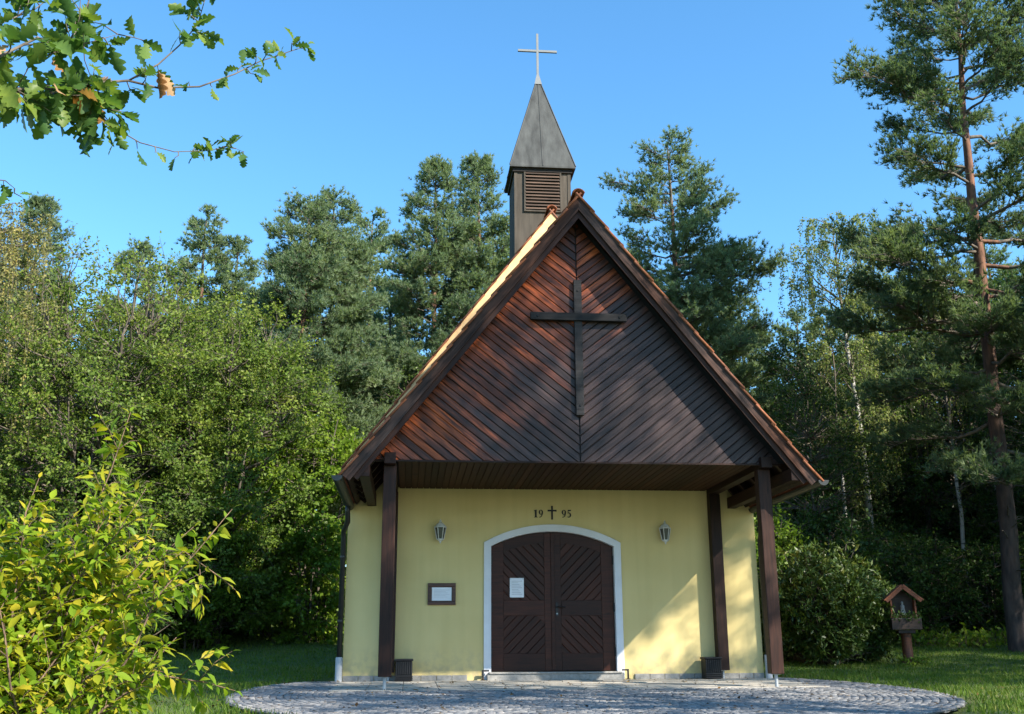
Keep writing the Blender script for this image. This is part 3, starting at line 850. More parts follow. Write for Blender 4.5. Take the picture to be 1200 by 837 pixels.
# ---- bell tower
TF, TB_, TW = .97, 2.03, .54
tw = MB().box(-TW, TW, TF, TB_, 6.2, 9.36).build('bell_tower', M['tower'], chapel, bevel=.012)
for z in ():
    pass
MB().box(-.33, .33, TF-.006, TF-.002, 8.50, 9.31).build('louvre_backing', M['dark'], tw)
for sx_ in (-1, 1):
    MB().box(sx_*.345-.016, sx_*.345+.016, TF-.035, TF-.001, 8.47, 9.34).build('louvre_frame', M['tower'], tw, bevel=.004)
MB().box(-.328, .328, TF-.033, TF-.0015, 8.47, 8.502).build('louvre_frame', M['tower'], tw, bevel=.004)
nl_ = 12
for k in range(nl_):
    z = 8.525+k*.066
    MB().add([(-.327, TF-.045, z-.005), (.327, TF-.045, z-.005), (.327, TF-.008, z+.035), (-.327, TF-.008, z+.035),
              (-.327, TF-.045, z+.006), (.327, TF-.045, z+.006), (.327, TF-.008, z+.046), (-.327, TF-.008, z+.046)],
             [(0, 3, 2, 1), (4, 5, 6, 7), (0, 1, 5, 4), (1, 2, 6, 5), (2, 3, 7, 6), (3, 0, 4, 7)]).build('louvre_slat', M['louvre'], tw)
for sx_ in (-1, 1):
    MB().box(sx_*.515-.03, sx_*.515+.03, TF-.012, TF-.001, 6.6, 9.35).build('corner_strip', M['tower'], tw)
# spire: four folded sheets with raised seams over an oversailing foot
ZB_, ZA = 9.40, 11.48; SB = .635; YC = 1.50; SBY = .625; ST = .055
spm = MB()
b_ = [(-SB, YC-SBY, ZB_), (SB, YC-SBY, ZB_), (SB, YC+SBY, ZB_), (-SB, YC+SBY, ZB_)]
t_ = [(-ST, YC-ST, ZA), (ST, YC-ST, ZA), (ST, YC+ST, ZA), (-ST, YC+ST, ZA)]
lo = [(x, y, z-.035) for x, y, z in b_]
spm.add(lo+b_+t_, [(3, 2, 1, 0), (0, 1, 5, 4), (1, 2, 6, 5), (2, 3, 7, 6), (3, 0, 4, 7), (4, 5, 9, 8), (5, 6, 10, 9), (6, 7, 11, 10), (7, 4, 8, 11), (8, 9, 10, 11)])
sp = spm.build('spire', M['slate'], tw)
def lerp(a, b, t): return tuple(a[i]+(b[i]-a[i])*t for i in range(3))
for i in range(4):
    j = (i+1) % 4
    m0 = lerp(b_[i], b_[j], .5); m1 = lerp(t_[i], t_[j], .5)
    MB().tube([m0, m1], .012, 4).build('seam', M['slate'], tw)
    MB().tube([b_[i], t_[i]], .014, 5).build('seam', M['slate'], tw)
MB().box(-.575, .575, TF-.04, TB_+.04, 9.29, 9.363).build('spire_foot', M['dark'], tw)
pyr = MB(); q = .075
pyr.add([(-q, YC-q, ZA-.01), (q, YC-q, ZA-.01), (q, YC+q, ZA-.01), (-q, YC+q, ZA-.01), (-.018, YC-.018, ZA+.26), (.018, YC-.018, ZA+.26), (.018, YC+.018, ZA+.26), (-.018, YC+.018, ZA+.26)],
        [(3, 2, 1, 0), (0, 1, 5, 4), (1, 2, 6, 5), (2, 3, 7, 6), (3, 0, 4, 7), (4, 5, 6, 7)])
pyr.build('finial', M['metalcross'], tw)
MB().box(-.022, .022, YC-.02, YC+.02, ZA+.22, 12.66).box(-.40, -.023, YC-.02, YC+.02, 12.24, 12.284).box(.023, .40, YC-.02, YC+.02, 12.24, 12.284).build('tower_cross', M['metalcross'], tw)

# ---- year numerals and small cross above the door
def stroke_digit(outlines, x, z, s, name='numeral'):
    mb = MB()
    for o in outlines: mb.prism([(x+a*s, z+b*s) for a, b in o], -.012, -.001)
    return mb.build(name, M['iron'], chapel)
def arcband(cx, cz, rx, rz, tx, tz, a0, a1, n=14):
    out = []
    for k in range(n):
        p = a0+(a1-a0)*k/n; q = a0+(a1-a0)*(k+1)/n
        out.append([(cx+rx*math.cos(p), cz+rz*math.sin(p)), (cx+rx*math.cos(q), cz+rz*math.sin(q)), (cx+(rx-tx)*math.cos(q), cz+(rz-tz)*math.sin(q)), (cx+(rx-tx)*math.cos(p), cz+(rz-tz)*math.sin(p))])
    return [o if True else o for o in out]
one = [[(.17, .06), (.40, .06), (.40, 1), (.30, 1), (.17, .93)], [(.06, 0), (.52, 0), (.52, .06), (.06, .06)], [(.02, .80), (.17, .84), (.17, .93), (.02, .86)]]
nine = [b3 for b3 in arcband(.29, .68, .28, .32, .17, .07, 0, 2*PI, 18)]+[[(.43, .62), (.56, .68), (.54, .45), (.40, .40)], [(.40, .40), (.54, .45), (.44, .17), (.30, .18)], [(.30, .18), (.44, .17), (.24, 0), (.10, .0)], [(.10, 0), (.24, 0.0), (.12, .10), (.06, .06)]]
five = [[(.12, .84), (.52, .84), (.56, 1), (.12, 1)], [(.12, .48), (.20, .55), (.20, .84), (.12, .84)]]+arcband(.25, .33, .31, .33, .18, .09, -2.3, 2.0, 16)
S_ = .128
stroke_digit(one, -.352, 2.572, S_); stroke_digit(nine, -.268, 2.572, S_)
stroke_digit(nine, .118, 2.572, S_); stroke_digit(five, .206, 2.572, S_)
MB().box(-.058, -.028, -.014, -.001, 2.538, 2.765).box(-.118, -.0585, -.014, -.001, 2.672, 2.70).box(-.0275, .032, -.014, -.001, 2.672, 2.70).build('wall_cross', M['iron'], chapel)

# ------------------------------------------------------------------ small things on and at the wall
M['glass'] = plain('smoky_lamp_glass', (.05, .052, .055), .12, var=.1, spec=.8)
def lantern(x, label):
    t = empty('wall_lantern', (x, 0, 2.30), 0, label, 'lantern', 'lanterns on the chapel front')
    yc = -.115
    MB().lathe([(.035, 0), (.045, .012), (.028, .026), (0.012, .03)], 14).build('wall_plate', M['lampwhite'], t, M=Matrix.Translation((0, -.002, .12)) @ Matrix.Rotation(PI/2, 4, 'X'))
    MB().tube([(0, -.02, .12), (0, -.05, .165), (0, -.09, .205), (0, yc, .20)], .009, 8).build('bracket_arm', M['lampwhite'], t, smooth=True)
    n = 6
    cap = MB().lathe([(.098, .085), (.102, .095), (.085, .112), (.06, .145), (.028, .165), (.02, .175), (.022, .19), (.008, .205), (.004, .225)], n, (0, yc, 0))
    cap.build('lantern_roof', M['lampwhite'], t)
    MB().lathe([(.052, -.10), (.088, .082)], n, (0, yc, 0)).build('glass_body', M['glass'], t)
    MB().lathe([(.008, -.08), (.012, -.05), (.012, .04)], 8, (0, yc, 0)).build('candle_tube', M['paper'], t)
    for k in range(n):
        a = 2*PI*k/n; c, s = math.cos(a), math.sin(a)
        MB().tube([(.056*c, yc+.056*s, -.105), (.093*c, yc+.093*s, .085)], .0065, 5).build('cage_bar', M['lampwhite'], t)
    MB().lathe([(.006, -.172), (.015, -.16), (.010, -.148), (.03, -.128), (.058, -.112), (.06, -.098)], n, (0, yc, 0)).build('lantern_base', M['lampwhite'], t)
    return t
lantern(-1.897, 'small white lantern on the yellow wall left of the arched door')
lantern(1.833, 'small white lantern on the yellow wall right of the arched door')

fr = empty('notice_case', (-1.86, 0, 1.33), 0, 'brown framed notice case hanging on the yellow wall left of the door', 'notice case')
hw, hh_ = .225, .172; fw = .055
for nm, a in (('h', (-hw, hw, hh_-fw, hh_)), ('h', (-hw, hw, -hh_, -hh_+fw)), ('v', (-hw, -hw+fw, -hh_+fw+.001, hh_-fw-.001)), ('v', (hw-fw, hw, -hh_+fw+.001, hh_-fw-.001))):
    MB().box(a[0], a[1], -.045, -.002, a[2], a[3]).build('frame_bar', M['frame'], fr, bevel=.005)
MB().box(-hw+fw, hw-fw, -.020, -.003, -hh_+fw, hh_-fw).build('back_panel', M['frame'], fr)
MB().box(-hw+fw+.012, hw-fw-.012, -.0235, -.0205, -hh_+fw+.012, hh_-fw-.012).build('sheet', M['paper'], fr)
ink = MB()
for k in range(6): ink.box(-.125, .125-.03*((k*5) % 3), -.0245, -.0238, .06-k*.022, .064-k*.022)
ink.build('print_lines', M['ink'], fr)

def box_ribbed(x, label):
    t = empty('ribbed_box', (x, -.20, -.003), 0, label, 'box', 'black ribbed boxes at the wall posts')
    MB().box(-.130, .130, -.13, .13, 0, .30).build('body', M['blackbox'], t, bevel=.012)
    for k in range(8):
        xx = -.115+k*.033
        MB().box(xx-.010, xx+.010, -.146, -.1305, .10, .295).build('rib', M['blackbox'], t, bevel=.004)
    for k in range(3):
        z = .018+k*.028
        MB().box(-.138, .138, -.148, -.1305, z-.009, z+.009).build('rib', M['blackbox'], t, bevel=.004)
    MB().box(-.145, .145, -.15, .145, .301, .335).build('rim', M['blackbox'], t, bevel=.01)
    return t
box_ribbed(-2.44, 'black ribbed box on the paving beside the left wall post')
box_ribbed(2.47, 'black ribbed box on the paving beside the right wall post')

def scraper(x, s, label):
    t = empty('boot_scraper', (x, -.10, -.002), 0, label, 'boot scraper', 'iron scrapers at the door step')
    MB().box(-.013, .013, -.013, .013, 0, .155).build('upright', M['iron'], t)
    MB().box(min(0, s*.10)+.0135*(s > 0), max(0, s*.10)-.0135*(s < 0), -.012, .012, .128, .154).build('bar', M['iron'], t)
    MB().box(-.035, .035, -.03, .03, 0, .008).build('foot', M['iron'], t)
scraper(DC-DH-.02, 1, 'black iron bracket at the left foot of the white door surround')
scraper(DC+DH+.04, -1, 'black iron bracket at the right foot of the white door surround')

# ------------------------------------------------------------------ wayside shrine
SX, SY = 7.30, 3.0
sz = g(SX, SY)
sh = empty('wayside_shrine', (SX, SY, sz), math.radians(-14), 'small wooden wayside shrine with gabled roof on the lawn beside the round bush', 'shrine')
MB().lathe([(.135, -.1), (.125, .06), (.10, .14), (.098, .62), (.11, .66)], 14).build('post', M['shrine'], sh, smooth=True)
MB().box(-.16, .16, -.14, .14, .60, .665).build('bracket', M['shrine_dark'], sh, bevel=.006)
MB().box(-.25, .25, -.02, .20, .90, .925).build('floor_board', M['shrine'], sh)
MB().prism([(-.24, .926), (.24, .926), (.24, 1.24), (0, 1.47), (-.24, 1.24)], .17, .195).build('back_board', M['shrine_dark'], sh)
for s in (-1, 1):
    MB().box(s*.225-.015, s*.225+.015, -.03, .169, .926, 1.235).build('side_board', M['shrine'], sh)
    n_ = Vector((s*.36, 0, -.30)); L = n_.length
    ux = n_.normalized(); uy = Vector((0, 1, 0)); uz = ux.cross(uy); uz = uz if uz.z > 0 else -uz
    Mx = Matrix(((ux.x, uy.x, uz.x, 0), (ux.y, uy.y, uz.y, .055), (ux.z, uy.z, uz.z, 1.515), (0, 0, 0, 1)))
    MB().box(.004, L, -.19, .19, 0, .028).build('roof_board', M['shrine'], sh, bevel=.005, M=Mx)
    MB().box(.004, L-.02, -.192, -.165, -.052, -.001).build('barge_board', M['shrine'], sh, M=Mx)
fb = empty('flower_box', (SX, SY, sz), math.radians(-14), 'dark wooden flower box with trailing plants fixed on the shrine post', 'flower box')
MB().box(-.28, .28, -.20, -.025, .67, .875).build('trough', M['shrine_dark'], fb, bevel=.006)
MB().box(-.26, .26, -.185, -.04, .876, .885).build('soil', M['joint'], fb)
st = empty('statuette', (SX, SY, sz), math.radians(-14), 'small grey standing statuette inside the wooden shrine', 'statuette')
MB().lathe([(.052, 0), (.06, .02), (.05, .10), (.036, .17), (.042, .20), (.022, .225), (.018, .232)], 12, (0, .07, .927)).build('robe', M['stone'], st, smooth=True)
MB().lathe([(.006, -.03), (.020, -.018), (.025, 0), (.020, .020), (.006, .031)], 12, (0, .07, 1.185)).build('head', M['stone'], st, smooth=True)

# ------------------------------------------------------------------ vegetation
class Veg:
    """collects tapered limbs and leaves in numpy arrays"""
    def __init__(s, seed): s.r = np.random.default_rng(seed); s.seg = []; s.LV = []; s.LT = []
    def limb(s, P, R):
        P = np.asarray(P, float); R = np.asarray(R, float)
        s.seg.append((P[:-1], P[1:], R[:-1], R[1:]))
    def segs(s, A, B, ra, rb):
        s.seg.append((np.asarray(A, float), np.asarray(B, float), np.asarray(ra, float), np.asarray(rb, float)))
    def leaves(s, P, D, L, W, tint, up=0.0):
        """diamond leaves; two triangles folded along the midrib"""
        n = len(P); r = s.r
        D = D/np.maximum(np.linalg.norm(D, axis=1, keepdims=True), 1e-6)
        N = r.normal(size=(n, 3)); N[:, 2] += up
        S = np.cross(D, N); S /= np.maximum(np.linalg.norm(S, axis=1, keepdims=True), 1e-6)
        NN = np.cross(S, D)
        L = np.broadcast_to(np.asarray(L), (n,))[:, None]; W = np.broadcast_to(np.asarray(W), (n,))[:, None]
        mid = P+D*L*.45
        v = np.stack([P, mid+S*W*.5+NN*W*.12, P+D*L-NN*L*.08, mid-S*W*.5+NN*W*.12], 1)
        s.LV.append(v.reshape(-1, 3)); s.LT.append(np.broadcast_to(tint, (n,)))
    def needles(s, P, D, L, W, K, tint, spread=.9):
        """tufts: K slim triangles fanning out of each point P along D"""
        n = len(P); r = s.r
        D = D/np.maximum(np.linalg.norm(D, axis=1, keepdims=True), 1e-6)
        d = D[:, None]+r.normal(size=(n, K, 3))*spread*.62
        d /= np.linalg.norm(d, axis=2, keepdims=True)
        sd = np.cross(d, r.normal(size=(n, K, 3))); sd /= np.linalg.norm(sd, axis=2, keepdims=True)
        L = L*r.uniform(.7, 1.15, (n, K, 1))
        b0 = P[:, None]+sd*W*.5; b1 = P[:, None]-sd*W*.5
        v = np.stack([b0, b1, P[:, None]+d*L], 2)
        s.LV.append(v.reshape(-1, 3)); s.LT.append(np.repeat(np.broadcast_to(tint, (n,)), K))
    def wood_mesh(s, name, m, n=6, fine=None):
        A = np.concatenate([q[0] for q in s.seg]); B = np.concatenate([q[1] for q in s.seg])
        ra = np.concatenate([q[2] for q in s.seg]); rb = np.concatenate([q[3] for q in s.seg])
        T = B-A; T /= np.maximum(np.linalg.norm(T, axis=1, keepdims=True), 1e-6)
        ref = np.where(np.abs(T[:, 2:3]) < .9, np.array([[0, 0, 1.]]), np.array([[1., 0, 0]]))
        u = np.cross(T, ref); u /= np.linalg.norm(u, axis=1, keepdims=True); w_ = np.cross(T, u)
        out = []
        big = (np.maximum(ra, rb) > .03)
        V, F, off, MI = [], [], 0, []
        for msk, k in ((big, n), (~big, 3)):
            if not msk.any(): continue
            a = 2*PI*np.arange(k)/k
            c = np.cos(a)[None, :, None]; sn = np.sin(a)[None, :, None]
            dirv = u[msk][:, None]*c+w_[msk][:, None]*sn
            e = (T[msk]*np.minimum(ra[msk], .06)[:, None]*.3)[:, None]
            r0 = A[msk][:, None]+dirv*ra[msk][:, None, None]-e
            r1 = B[msk][:, None]+dirv*rb[msk][:, None, None]+e*.5
            V.append(np.concatenate([r0, r1], 1).reshape(-1, 3))
            k_ = np.arange(k); q = np.stack([k_, (k_+1) % k, (k_+1) % k+k, k_+k], -1)
            F.append((q[None]+off+2*k*np.arange(msk.sum())[:, None, None]).reshape(-1, 4)); off += 2*k*msk.sum(); MI.append(np.repeat(((np.maximum(ra, rb)[msk] < .055) & bool(fine)).astype(int), k))
        return np_mesh(name, np.concatenate(V), [np.concatenate(F)], [m, fine] if fine else [m], np.concatenate(MI), smooth=True)
    def leaf_mesh(s, name, m):
        V = np.concatenate(s.LV); T = np.concatenate(s.LT)
        return np_mesh(name, V, [np.arange(len(V)).reshape(-1, len(V)//len(T))], [m], tint=T)

def curve(p0, p1, sag, n, r, wob=.0):
    t = np.linspace(0, 1, n+1)[:, None]
    P = p0*(1-t)+p1*t
    P[:, 2:] += sag*4*t*(1-t)
    if wob: P[1:-1] += r.normal(size=(n-1, 3))*wob
    return P

def pine(seed, H, crown0, rmax, shape=1.0, dens=1.0, nbr=60, trunk_r=.17, lean=(0, 0), m='pine', mb='bark_pine', fork=0.0, needle=.15, nw=.030, K=10, flat=1.0, stubs=8, droop=0.0, tiprad=.35, extra=()):
    v = Veg(seed); r = v.r
    nz = 14
    tz = np.linspace(0, 1, nz)
    tx = lean[0]*tz**1.3+np.cumsum(r.normal(0, .03, nz))*min(1, H/12); ty = lean[1]*tz**1.3+np.cumsum(r.normal(0, .03, nz))
    TP = np.stack([tx, ty, tz*H], -1); TP[0, 2] = -.3
    TR = trunk_r*(1-tz)**.75+.015
    TR[0] *= 1.25
    v.limb(TP, TR)
    at = lambda z: np.array([np.interp(z, TP[:, 2], TP[:, 0]), np.interp(z, TP[:, 2], TP[:, 1]), z])
    for k in range(stubs):                                # dead snags below the crown
        z = r.uniform(crown0*.45, crown0*1.1)*H/H; a = r.uniform(0, 2*PI); L = r.uniform(.4, 1.3)
        p = at(z); e = p+np.array([math.cos(a)*L, math.sin(a)*L, r.uniform(-.15, .25)])
        v.limb(curve(p, e, .05, 3, r, .03), np.linspace(.022, .006, 4))
    zs = crown0+(H-crown0)*np.sort(r.random(nbr)**.95)
    az = r.uniform(0, 2*PI)
    TPs, TDs, TTs = [], [], []
    todo = [(z, None, None) for z in zs]+list(extra)
    for i, (z, faz, fL) in enumerate(todo):
        t = (z-crown0)/(H-crown0)
        az += 2.4+r.normal(0, .35)
        if faz is not None: az = faz
        prof = (1-t)**(.75*shape)*(.55+.45*min(1, t*3.2))+tiprad*.25*(1-t*.5)
        L = rmax*prof*r.uniform(.62, 1.12)
        if fL: L = fL
        p = at(z)
        rise = L*(-.05+.55*t-droop*(1-t))+r.normal(0, .1)*L
        e = p+np.array([math.cos(az)*L, math.sin(az)*L, rise])
        nb = 6
        C = curve(p, e, -.04*L, nb, r, .03*L)
        br = max(.012, .021*L**.8*(trunk_r/.17)**.6)
        v.limb(C, np.linspace(br, .008, nb+1))
        ntw = max(12, int(21*L*dens))
        tt = r.uniform(.16, 1.0, ntw)**.8
        base = np.stack([np.interp(tt, np.linspace(0, 1, nb+1), C[:, k]) for k in range(3)], -1)
        ba = az+r.choice([-1, 1], ntw)*r.uniform(.3, 1.15, ntw)
        tl = (.30+.30*(1-tt))*L**.75*r.uniform(.6, 1.15, ntw)+.12
        d = np.stack([np.cos(ba), np.sin(ba), r.uniform(.0, .6, ntw)*flat], -1)
        tip = base+d*tl[:, None]
        v.segs(base, tip, np.full(ntw, .010), np.full(ntw, .005))
        nt = np.maximum(3, (tl/.075).astype(int))
        for b2, e2, k2, dd in zip(base, tip, nt, d):
            u = np.linspace(.3, 1, k2)[:, None]
            q = b2*(1-u)+e2*u+r.normal(0, .075, (k2, 3))
            TPs.append(q); TDs.append(dd*.8+np.array([0, 0, .8])+r.normal(0, .35, (k2, 3)))
            base_t = np.clip(.5+.5*(u[:, 0]-.7)+r.normal(0, .16), 0, 1)
            TTs.append(np.clip(base_t+r.normal(0, .1, k2), 0, 1))
    # leader candles
    q = np.array([at(H-.02-.10*k)+r.normal(0, .05, 3) for k in range(10)])
    TPs.append(q); TDs.append(np.tile([0, 0, 1.], (10, 1))); TTs.append(np.full(10, .7))
    P = np.concatenate(TPs); D = np.concatenate(TDs); T = np.concatenate(TTs)
    v.needles(P, D, needle, nw, K, T, .85)
    return v.wood_mesh('trunk', M[mb], fine=M['bark_grey']), v.leaf_mesh('crown', M[m])

def broadleaf(seed, H, rx, z0, ncl, per, leaf=.085, lw=.055, m='leafA', mb='bark_grey', stems=1, spread=.5, tr=.14, clr=.55, hollow=.35, up=.6, irregular=.25, top_thin=0.0, twigs=3, ry=None, flatbase=True):
    """crown built of leafy sprays round clump centres filling an uneven egg-shaped envelope"""
    v = Veg(seed); r = v.r
    ry = ry or rx
    # clump centres
    n = int(ncl*1.6)
    a = r.uniform(0, 2*PI, n); cz = r.uniform(-1, 1, n); rad = r.uniform(hollow, 1, n)**.6
    xy = np.sqrt(np.maximum(0, 1-cz*cz))
    bump = 1+irregular*np.sin(3*a+seed)*np.cos(2.3*cz+seed)+r.normal(0, irregular*.35, n)
    zc = (H+z0)/2; zh = (H-z0)/2
    C = np.stack([np.cos(a)*xy*rad*rx*bump, np.sin(a)*xy*rad*ry*bump, zc+cz*rad*zh*(.92+.1*bump)], -1)[:ncl]
    # stems
    S = []
    for k in range(stems):
        if stems == 1: base = np.array([0, 0, -.3]); topp = np.array([r.normal(0, .2), r.normal(0, .2), H*.86])
        else:
            aa = 2*PI*k/stems+r.normal(0, .3); rr = spread*rx*r.uniform(.35, 1.0)
            base = np.array([math.cos(aa)*.22, math.sin(aa)*.22, -.3]); topp = np.array([math.cos(aa)*rr, math.sin(aa)*rr*ry/rx, z0+(H-z0)*r.uniform(.72, .97)])
        Cc = curve(base, topp, 0, 9, r, .07); tt = np.linspace(0, 1, 10)
        Cc[:, :2] = base[:2]+(topp[:2]-base[:2])*(tt[:, None]**1.4)+np.concatenate([[[0, 0]], np.cumsum(r.normal(0, .04, (9, 2)), 0)])
        v.limb(Cc, np.linspace(tr*(.6 if stems > 1 else 1), .014, 10)); S.append(Cc)
    for c in C:
        st_ = S[int(np.argmin([np.min(np.linalg.norm(q-c, axis=1)) for q in S]))]
        dh = np.linalg.norm((st_-c)[:, :2], axis=1)
        zt = c[2]-.55*dh.min()-.3
        j = int(np.clip(np.searchsorted(st_[:, 2], zt), 1, 8))
        p = st_[j]
        L = np.linalg.norm(c-p)
        q = curve(p, c, .04*L, 4, r, .04*L)
        v.limb(q, np.linspace(min(.045, .012+.012*L), .006, 5))
        thin = 1-top_thin*np.clip((c[2]-z0)/(H-z0)-.45, 0, 1)*1.6
        k = max(4, int(per*r.uniform(.6, 1.3)*thin))
        cr = clr*r.uniform(.7, 1.25)
        nt = max(3, int(twigs*3))
        d = r.normal(size=(nt, 3)); d[:, 2] = d[:, 2]*.6+.15; d /= np.linalg.norm(d, axis=1, keepdims=True)
        out = (c-np.array([0, 0, zc])); out /= max(np.linalg.norm(out), .1); d += out*.35
        e = c+d*cr*r.uniform(.7, 1.15, (nt, 1))
        v.segs(np.tile(c, (nt, 1)), e, np.full(nt, .005), np.full(nt, .002))
        w_ = r.integers(0, nt, k); u = r.uniform(.15, 1.02, k)[:, None]
        P = c*(1-u)+e[w_]*u+r.normal(0, .09*cr, (k, 3))
        D = d[w_]*.6+r.normal(0, .7, (k, 3)); D[:, 2] -= .25
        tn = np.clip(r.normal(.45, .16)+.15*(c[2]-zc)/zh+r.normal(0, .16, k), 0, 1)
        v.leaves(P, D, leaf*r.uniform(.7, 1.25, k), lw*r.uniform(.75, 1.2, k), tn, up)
    return v.wood_mesh('trunk', M[mb]), v.leaf_mesh('crown', M[m])

def birch(seed, H, rx, z0, nbr, strands, m='birch', tr=.11, leaf=.055, lw=.045, lean=(0, 0), hang=1.3, per=16):
    v = Veg(seed); r = v.r
    tz = np.linspace(0, 1, 12)
    TP = np.stack([lean[0]*tz+np.cumsum(r.normal(0, .035, 12)), lean[1]*tz+np.cumsum(r.normal(0, .035, 12)), tz*H*.95], -1); TP[0, 2] = -.3
    v.limb(TP, tr*(1-tz)**.8+.012)
    for z in z0+(H*.94-z0)*np.sort(r.random(nbr)):
        t = (z-z0)/(H-z0); a = r.uniform(0, 2*PI)
        L = rx*(.35+.65*math.sin(PI*min(1, .18+.82*(1-t))))*r.uniform(.55, 1.1)*(1-.3*t)
        p = np.array([np.interp(z, TP[:, 2], TP[:, k]) for k in range(3)])
        e = p+np.array([math.cos(a)*L, math.sin(a)*L, L*r.uniform(.5, 1.0)])
        C = curve(p, e, .12*L, 5, r, .04*L)
        v.limb(C, np.linspace(.010+.014*L, .005, 6))
        for k in range(max(2, int(strands*L))):
            u = r.uniform(.3, 1.0)
            b = np.array([np.interp(u, np.linspace(0, 1, 6), C[:, q]) for q in range(3)])
            hl = hang*r.uniform(.35, 1.15); aa = a+r.normal(0, .9); o = r.uniform(.15, .45)
            tt = np.linspace(0, 1, 6)[:, None]
            S = b+np.array([math.cos(aa), math.sin(aa), 0])*o*np.sqrt(tt)+np.array([0, 0, -1.])*hl*tt**1.5+np.array([0, 0, .18])*np.sin(tt*PI)
            S += r.normal(0, .02, S.shape)
            v.limb(S, np.full(6, .0032))
            n = max(4, int(per*hl*1.4)); q = r.uniform(.05, 1, n)
            P = np.stack([np.interp(q, tt[:, 0], S[:, k2]) for k2 in range(3)], -1)+r.normal(0, .035, (n, 3))
            D = r.normal(0, .6, (n, 3)); D[:, 2] -= .7
            v.leaves(P, D, leaf*r.uniform(.7, 1.2, n), lw*r.uniform(.7, 1.2, n), np.clip(r.normal(.5, .25)+r.normal(0, .18, n), 0, 1), .3)
    return v.wood_mesh('trunk', M['bark_birch'], fine=M['bark_grey']), v.leaf_mesh('crown', M[m])

def plant(name, meshes, x, y, rz=0.0, s=1.0, label=None, cat='tree', group=None, sz=None):
    o = empty(name, (x, y, g(x, y)-.02), rz, label, cat, group)
    o.scale = (s, s, sz or s)
    link('trunk' if cat == 'tree' else 'stems', meshes[0], o); link('crown' if cat == 'tree' else 'foliage', meshes[1], o)
    return o

pA = pine(1, 13.0, 2.6, 2.7, .72, .95, 112, .16, needle=.15, nw=.027, stubs=4)
pA2 = pine(21, 13.2, 2.2, 2.5, .75, .9, 104, .15, (.3, 0), needle=.15, nw=.027, stubs=4)
pB = pine(2, 15.8, 5.0, 2.4, .95, .95, 118, .15, m='pine', needle=.15, nw=.027, stubs=4)
pB2 = pB
pC = pine(3, 15.2, 6.0, 2.2, .75, .75, 74, .16, (.1, .3), m='pine', needle=.15, nw=.027, tiprad=.9,
          extra=((10.6, -.12, 2.9), (10.3, -.3, 2.3), (10.9, .05, 2.2), (13.4, PI*.95, 1.7), (12.6, .1, 1.6)))
pD = pine(4, 17.8, 3.8, 2.9, .60, .70, 76, .20, (.55, 0), m='pine2', needle=.16, nw=.027, tiprad=1.2, droop=.10, stubs=18,
          extra=((13.6, PI*1.02, 2.9), (14.0, PI*.93, 2.4), (11.9, PI*.96, 2.0), (9.6, PI*1.03, 2.7), (8.5, PI*.9, 2.7), (7.4, PI*1.08, 2.6), (6.6, PI*.97, 2.3)))
pE = pine(5, 13.5, 3.0, 2.4, .85, .6, 84, .15, m='pine', mb='bark_pine_dark', needle=.17, nw=.036)
pF = pine(6, 11.5, 1.6, 2.7, .8, .65, 84, .14, m='pine', mb='bark_pine', needle=.16, nw=.033)

PIN = 'pines standing behind the chapel'
plant('scots_pine', pA, -5.75, 12.6, .4, .97, 'bushy blue green pine with orange trunk left of the roof', 'tree', PIN)
plant('scots_pine', pA2, -4.75, 14.2, 2.0, 1.02, 'bushy pine with forked tip close behind the left roof slope', 'tree', PIN)
plant('scots_pine', pE, -4.4, 24.0, 1.0, 1.16, 'thin distant pine tip showing in the dip left of the twin pines', 'tree', PIN)
plant('scots_pine', pB, -1.75, 16.8, .2, 1.0, 'tall pine left of the tower, the shorter of a close pair', 'tree', PIN)
plant('scots_pine', pB2, -.15, 17.6, 1.2, 1.03, 'tall pine touching the tower, with the highest tip left of it', 'tree', PIN)
plant('scots_pine', pC, 5.4, 11.7, 0, .99, 'airy pine right of the tower with orange trunk and one long side branch', 'tree', PIN)
plant('scots_pine', pF, 7.0, 13.2, 2.2, .90, 'low broad pine just right of the airy pine, above the right roof slope', 'tree', PIN)
plant('scots_pine', pA, 9.0, 16.5, 3.5, .83, 'greyish pine in the middle of the right roof slope gap', 'tree', PIN)
plant('scots_pine', pE, 11.6, 18.6, 1.5, .80, 'small dark pine tip at the low point of the treeline', 'tree', PIN)
plant('scots_pine', pD, 11.35, 5.95, 0, 1.0, 'huge tall pine with bare reddish trunk at the right edge of the lawn', 'tree', PIN)
plant('scots_pine', pB, -14.3, 14.8, 4.0, .83, 'pointed pine far left behind the yellowing birch', 'tree', PIN)
plant('scots_pine', pE, -11.1, 24.0, .3, 1.14, 'narrow pine tip above the round green tree, left one of two', 'tree', PIN)
plant('scots_pine', pE, -10.0, 24.6, 2.3, 1.08, 'narrow pine tip above the round green tree, right one of two', 'tree', PIN)

bA = broadleaf(31, 9.7, 3.3, .4, 560, 165, .085, .056, 'leafA', stems=11, spread=.75, tr=.10, clr=.55, top_thin=.75, hollow=.3)
bB = broadleaf(32, 8.9, 2.7, .3, 430, 165, .085, .058, 'leafA', stems=8, spread=.7, tr=.10, clr=.55, hollow=.3, top_thin=.3)
bH = broadleaf(33, 5.2, 1.75, -.2, 250, 130, .105, .075, 'leafB', stems=7, spread=.6, tr=.06, clr=.45, hollow=.4)
bS = broadleaf(34, 3.0, 1.7, .05, 130, 80, .10, .065, 'leafD', stems=6, spread=.6, tr=.05, clr=.42, hollow=.4)
bS2 = broadleaf(37, 3.4, 1.5, .05, 130, 90, .11, .07, 'leafB', stems=6, spread=.6, tr=.05, clr=.42, hollow=.4)
bF = broadleaf(35, 11.5, 2.8, 1.2, 260, 85, .11, .075, 'leafD', stems=1, tr=.14, clr=.65, hollow=.35)
bG = broadleaf(36, 9.0, 2.6, .8, 240, 85, .11, .07, 'leafA', stems=1, tr=.12, clr=.62, hollow=.35)
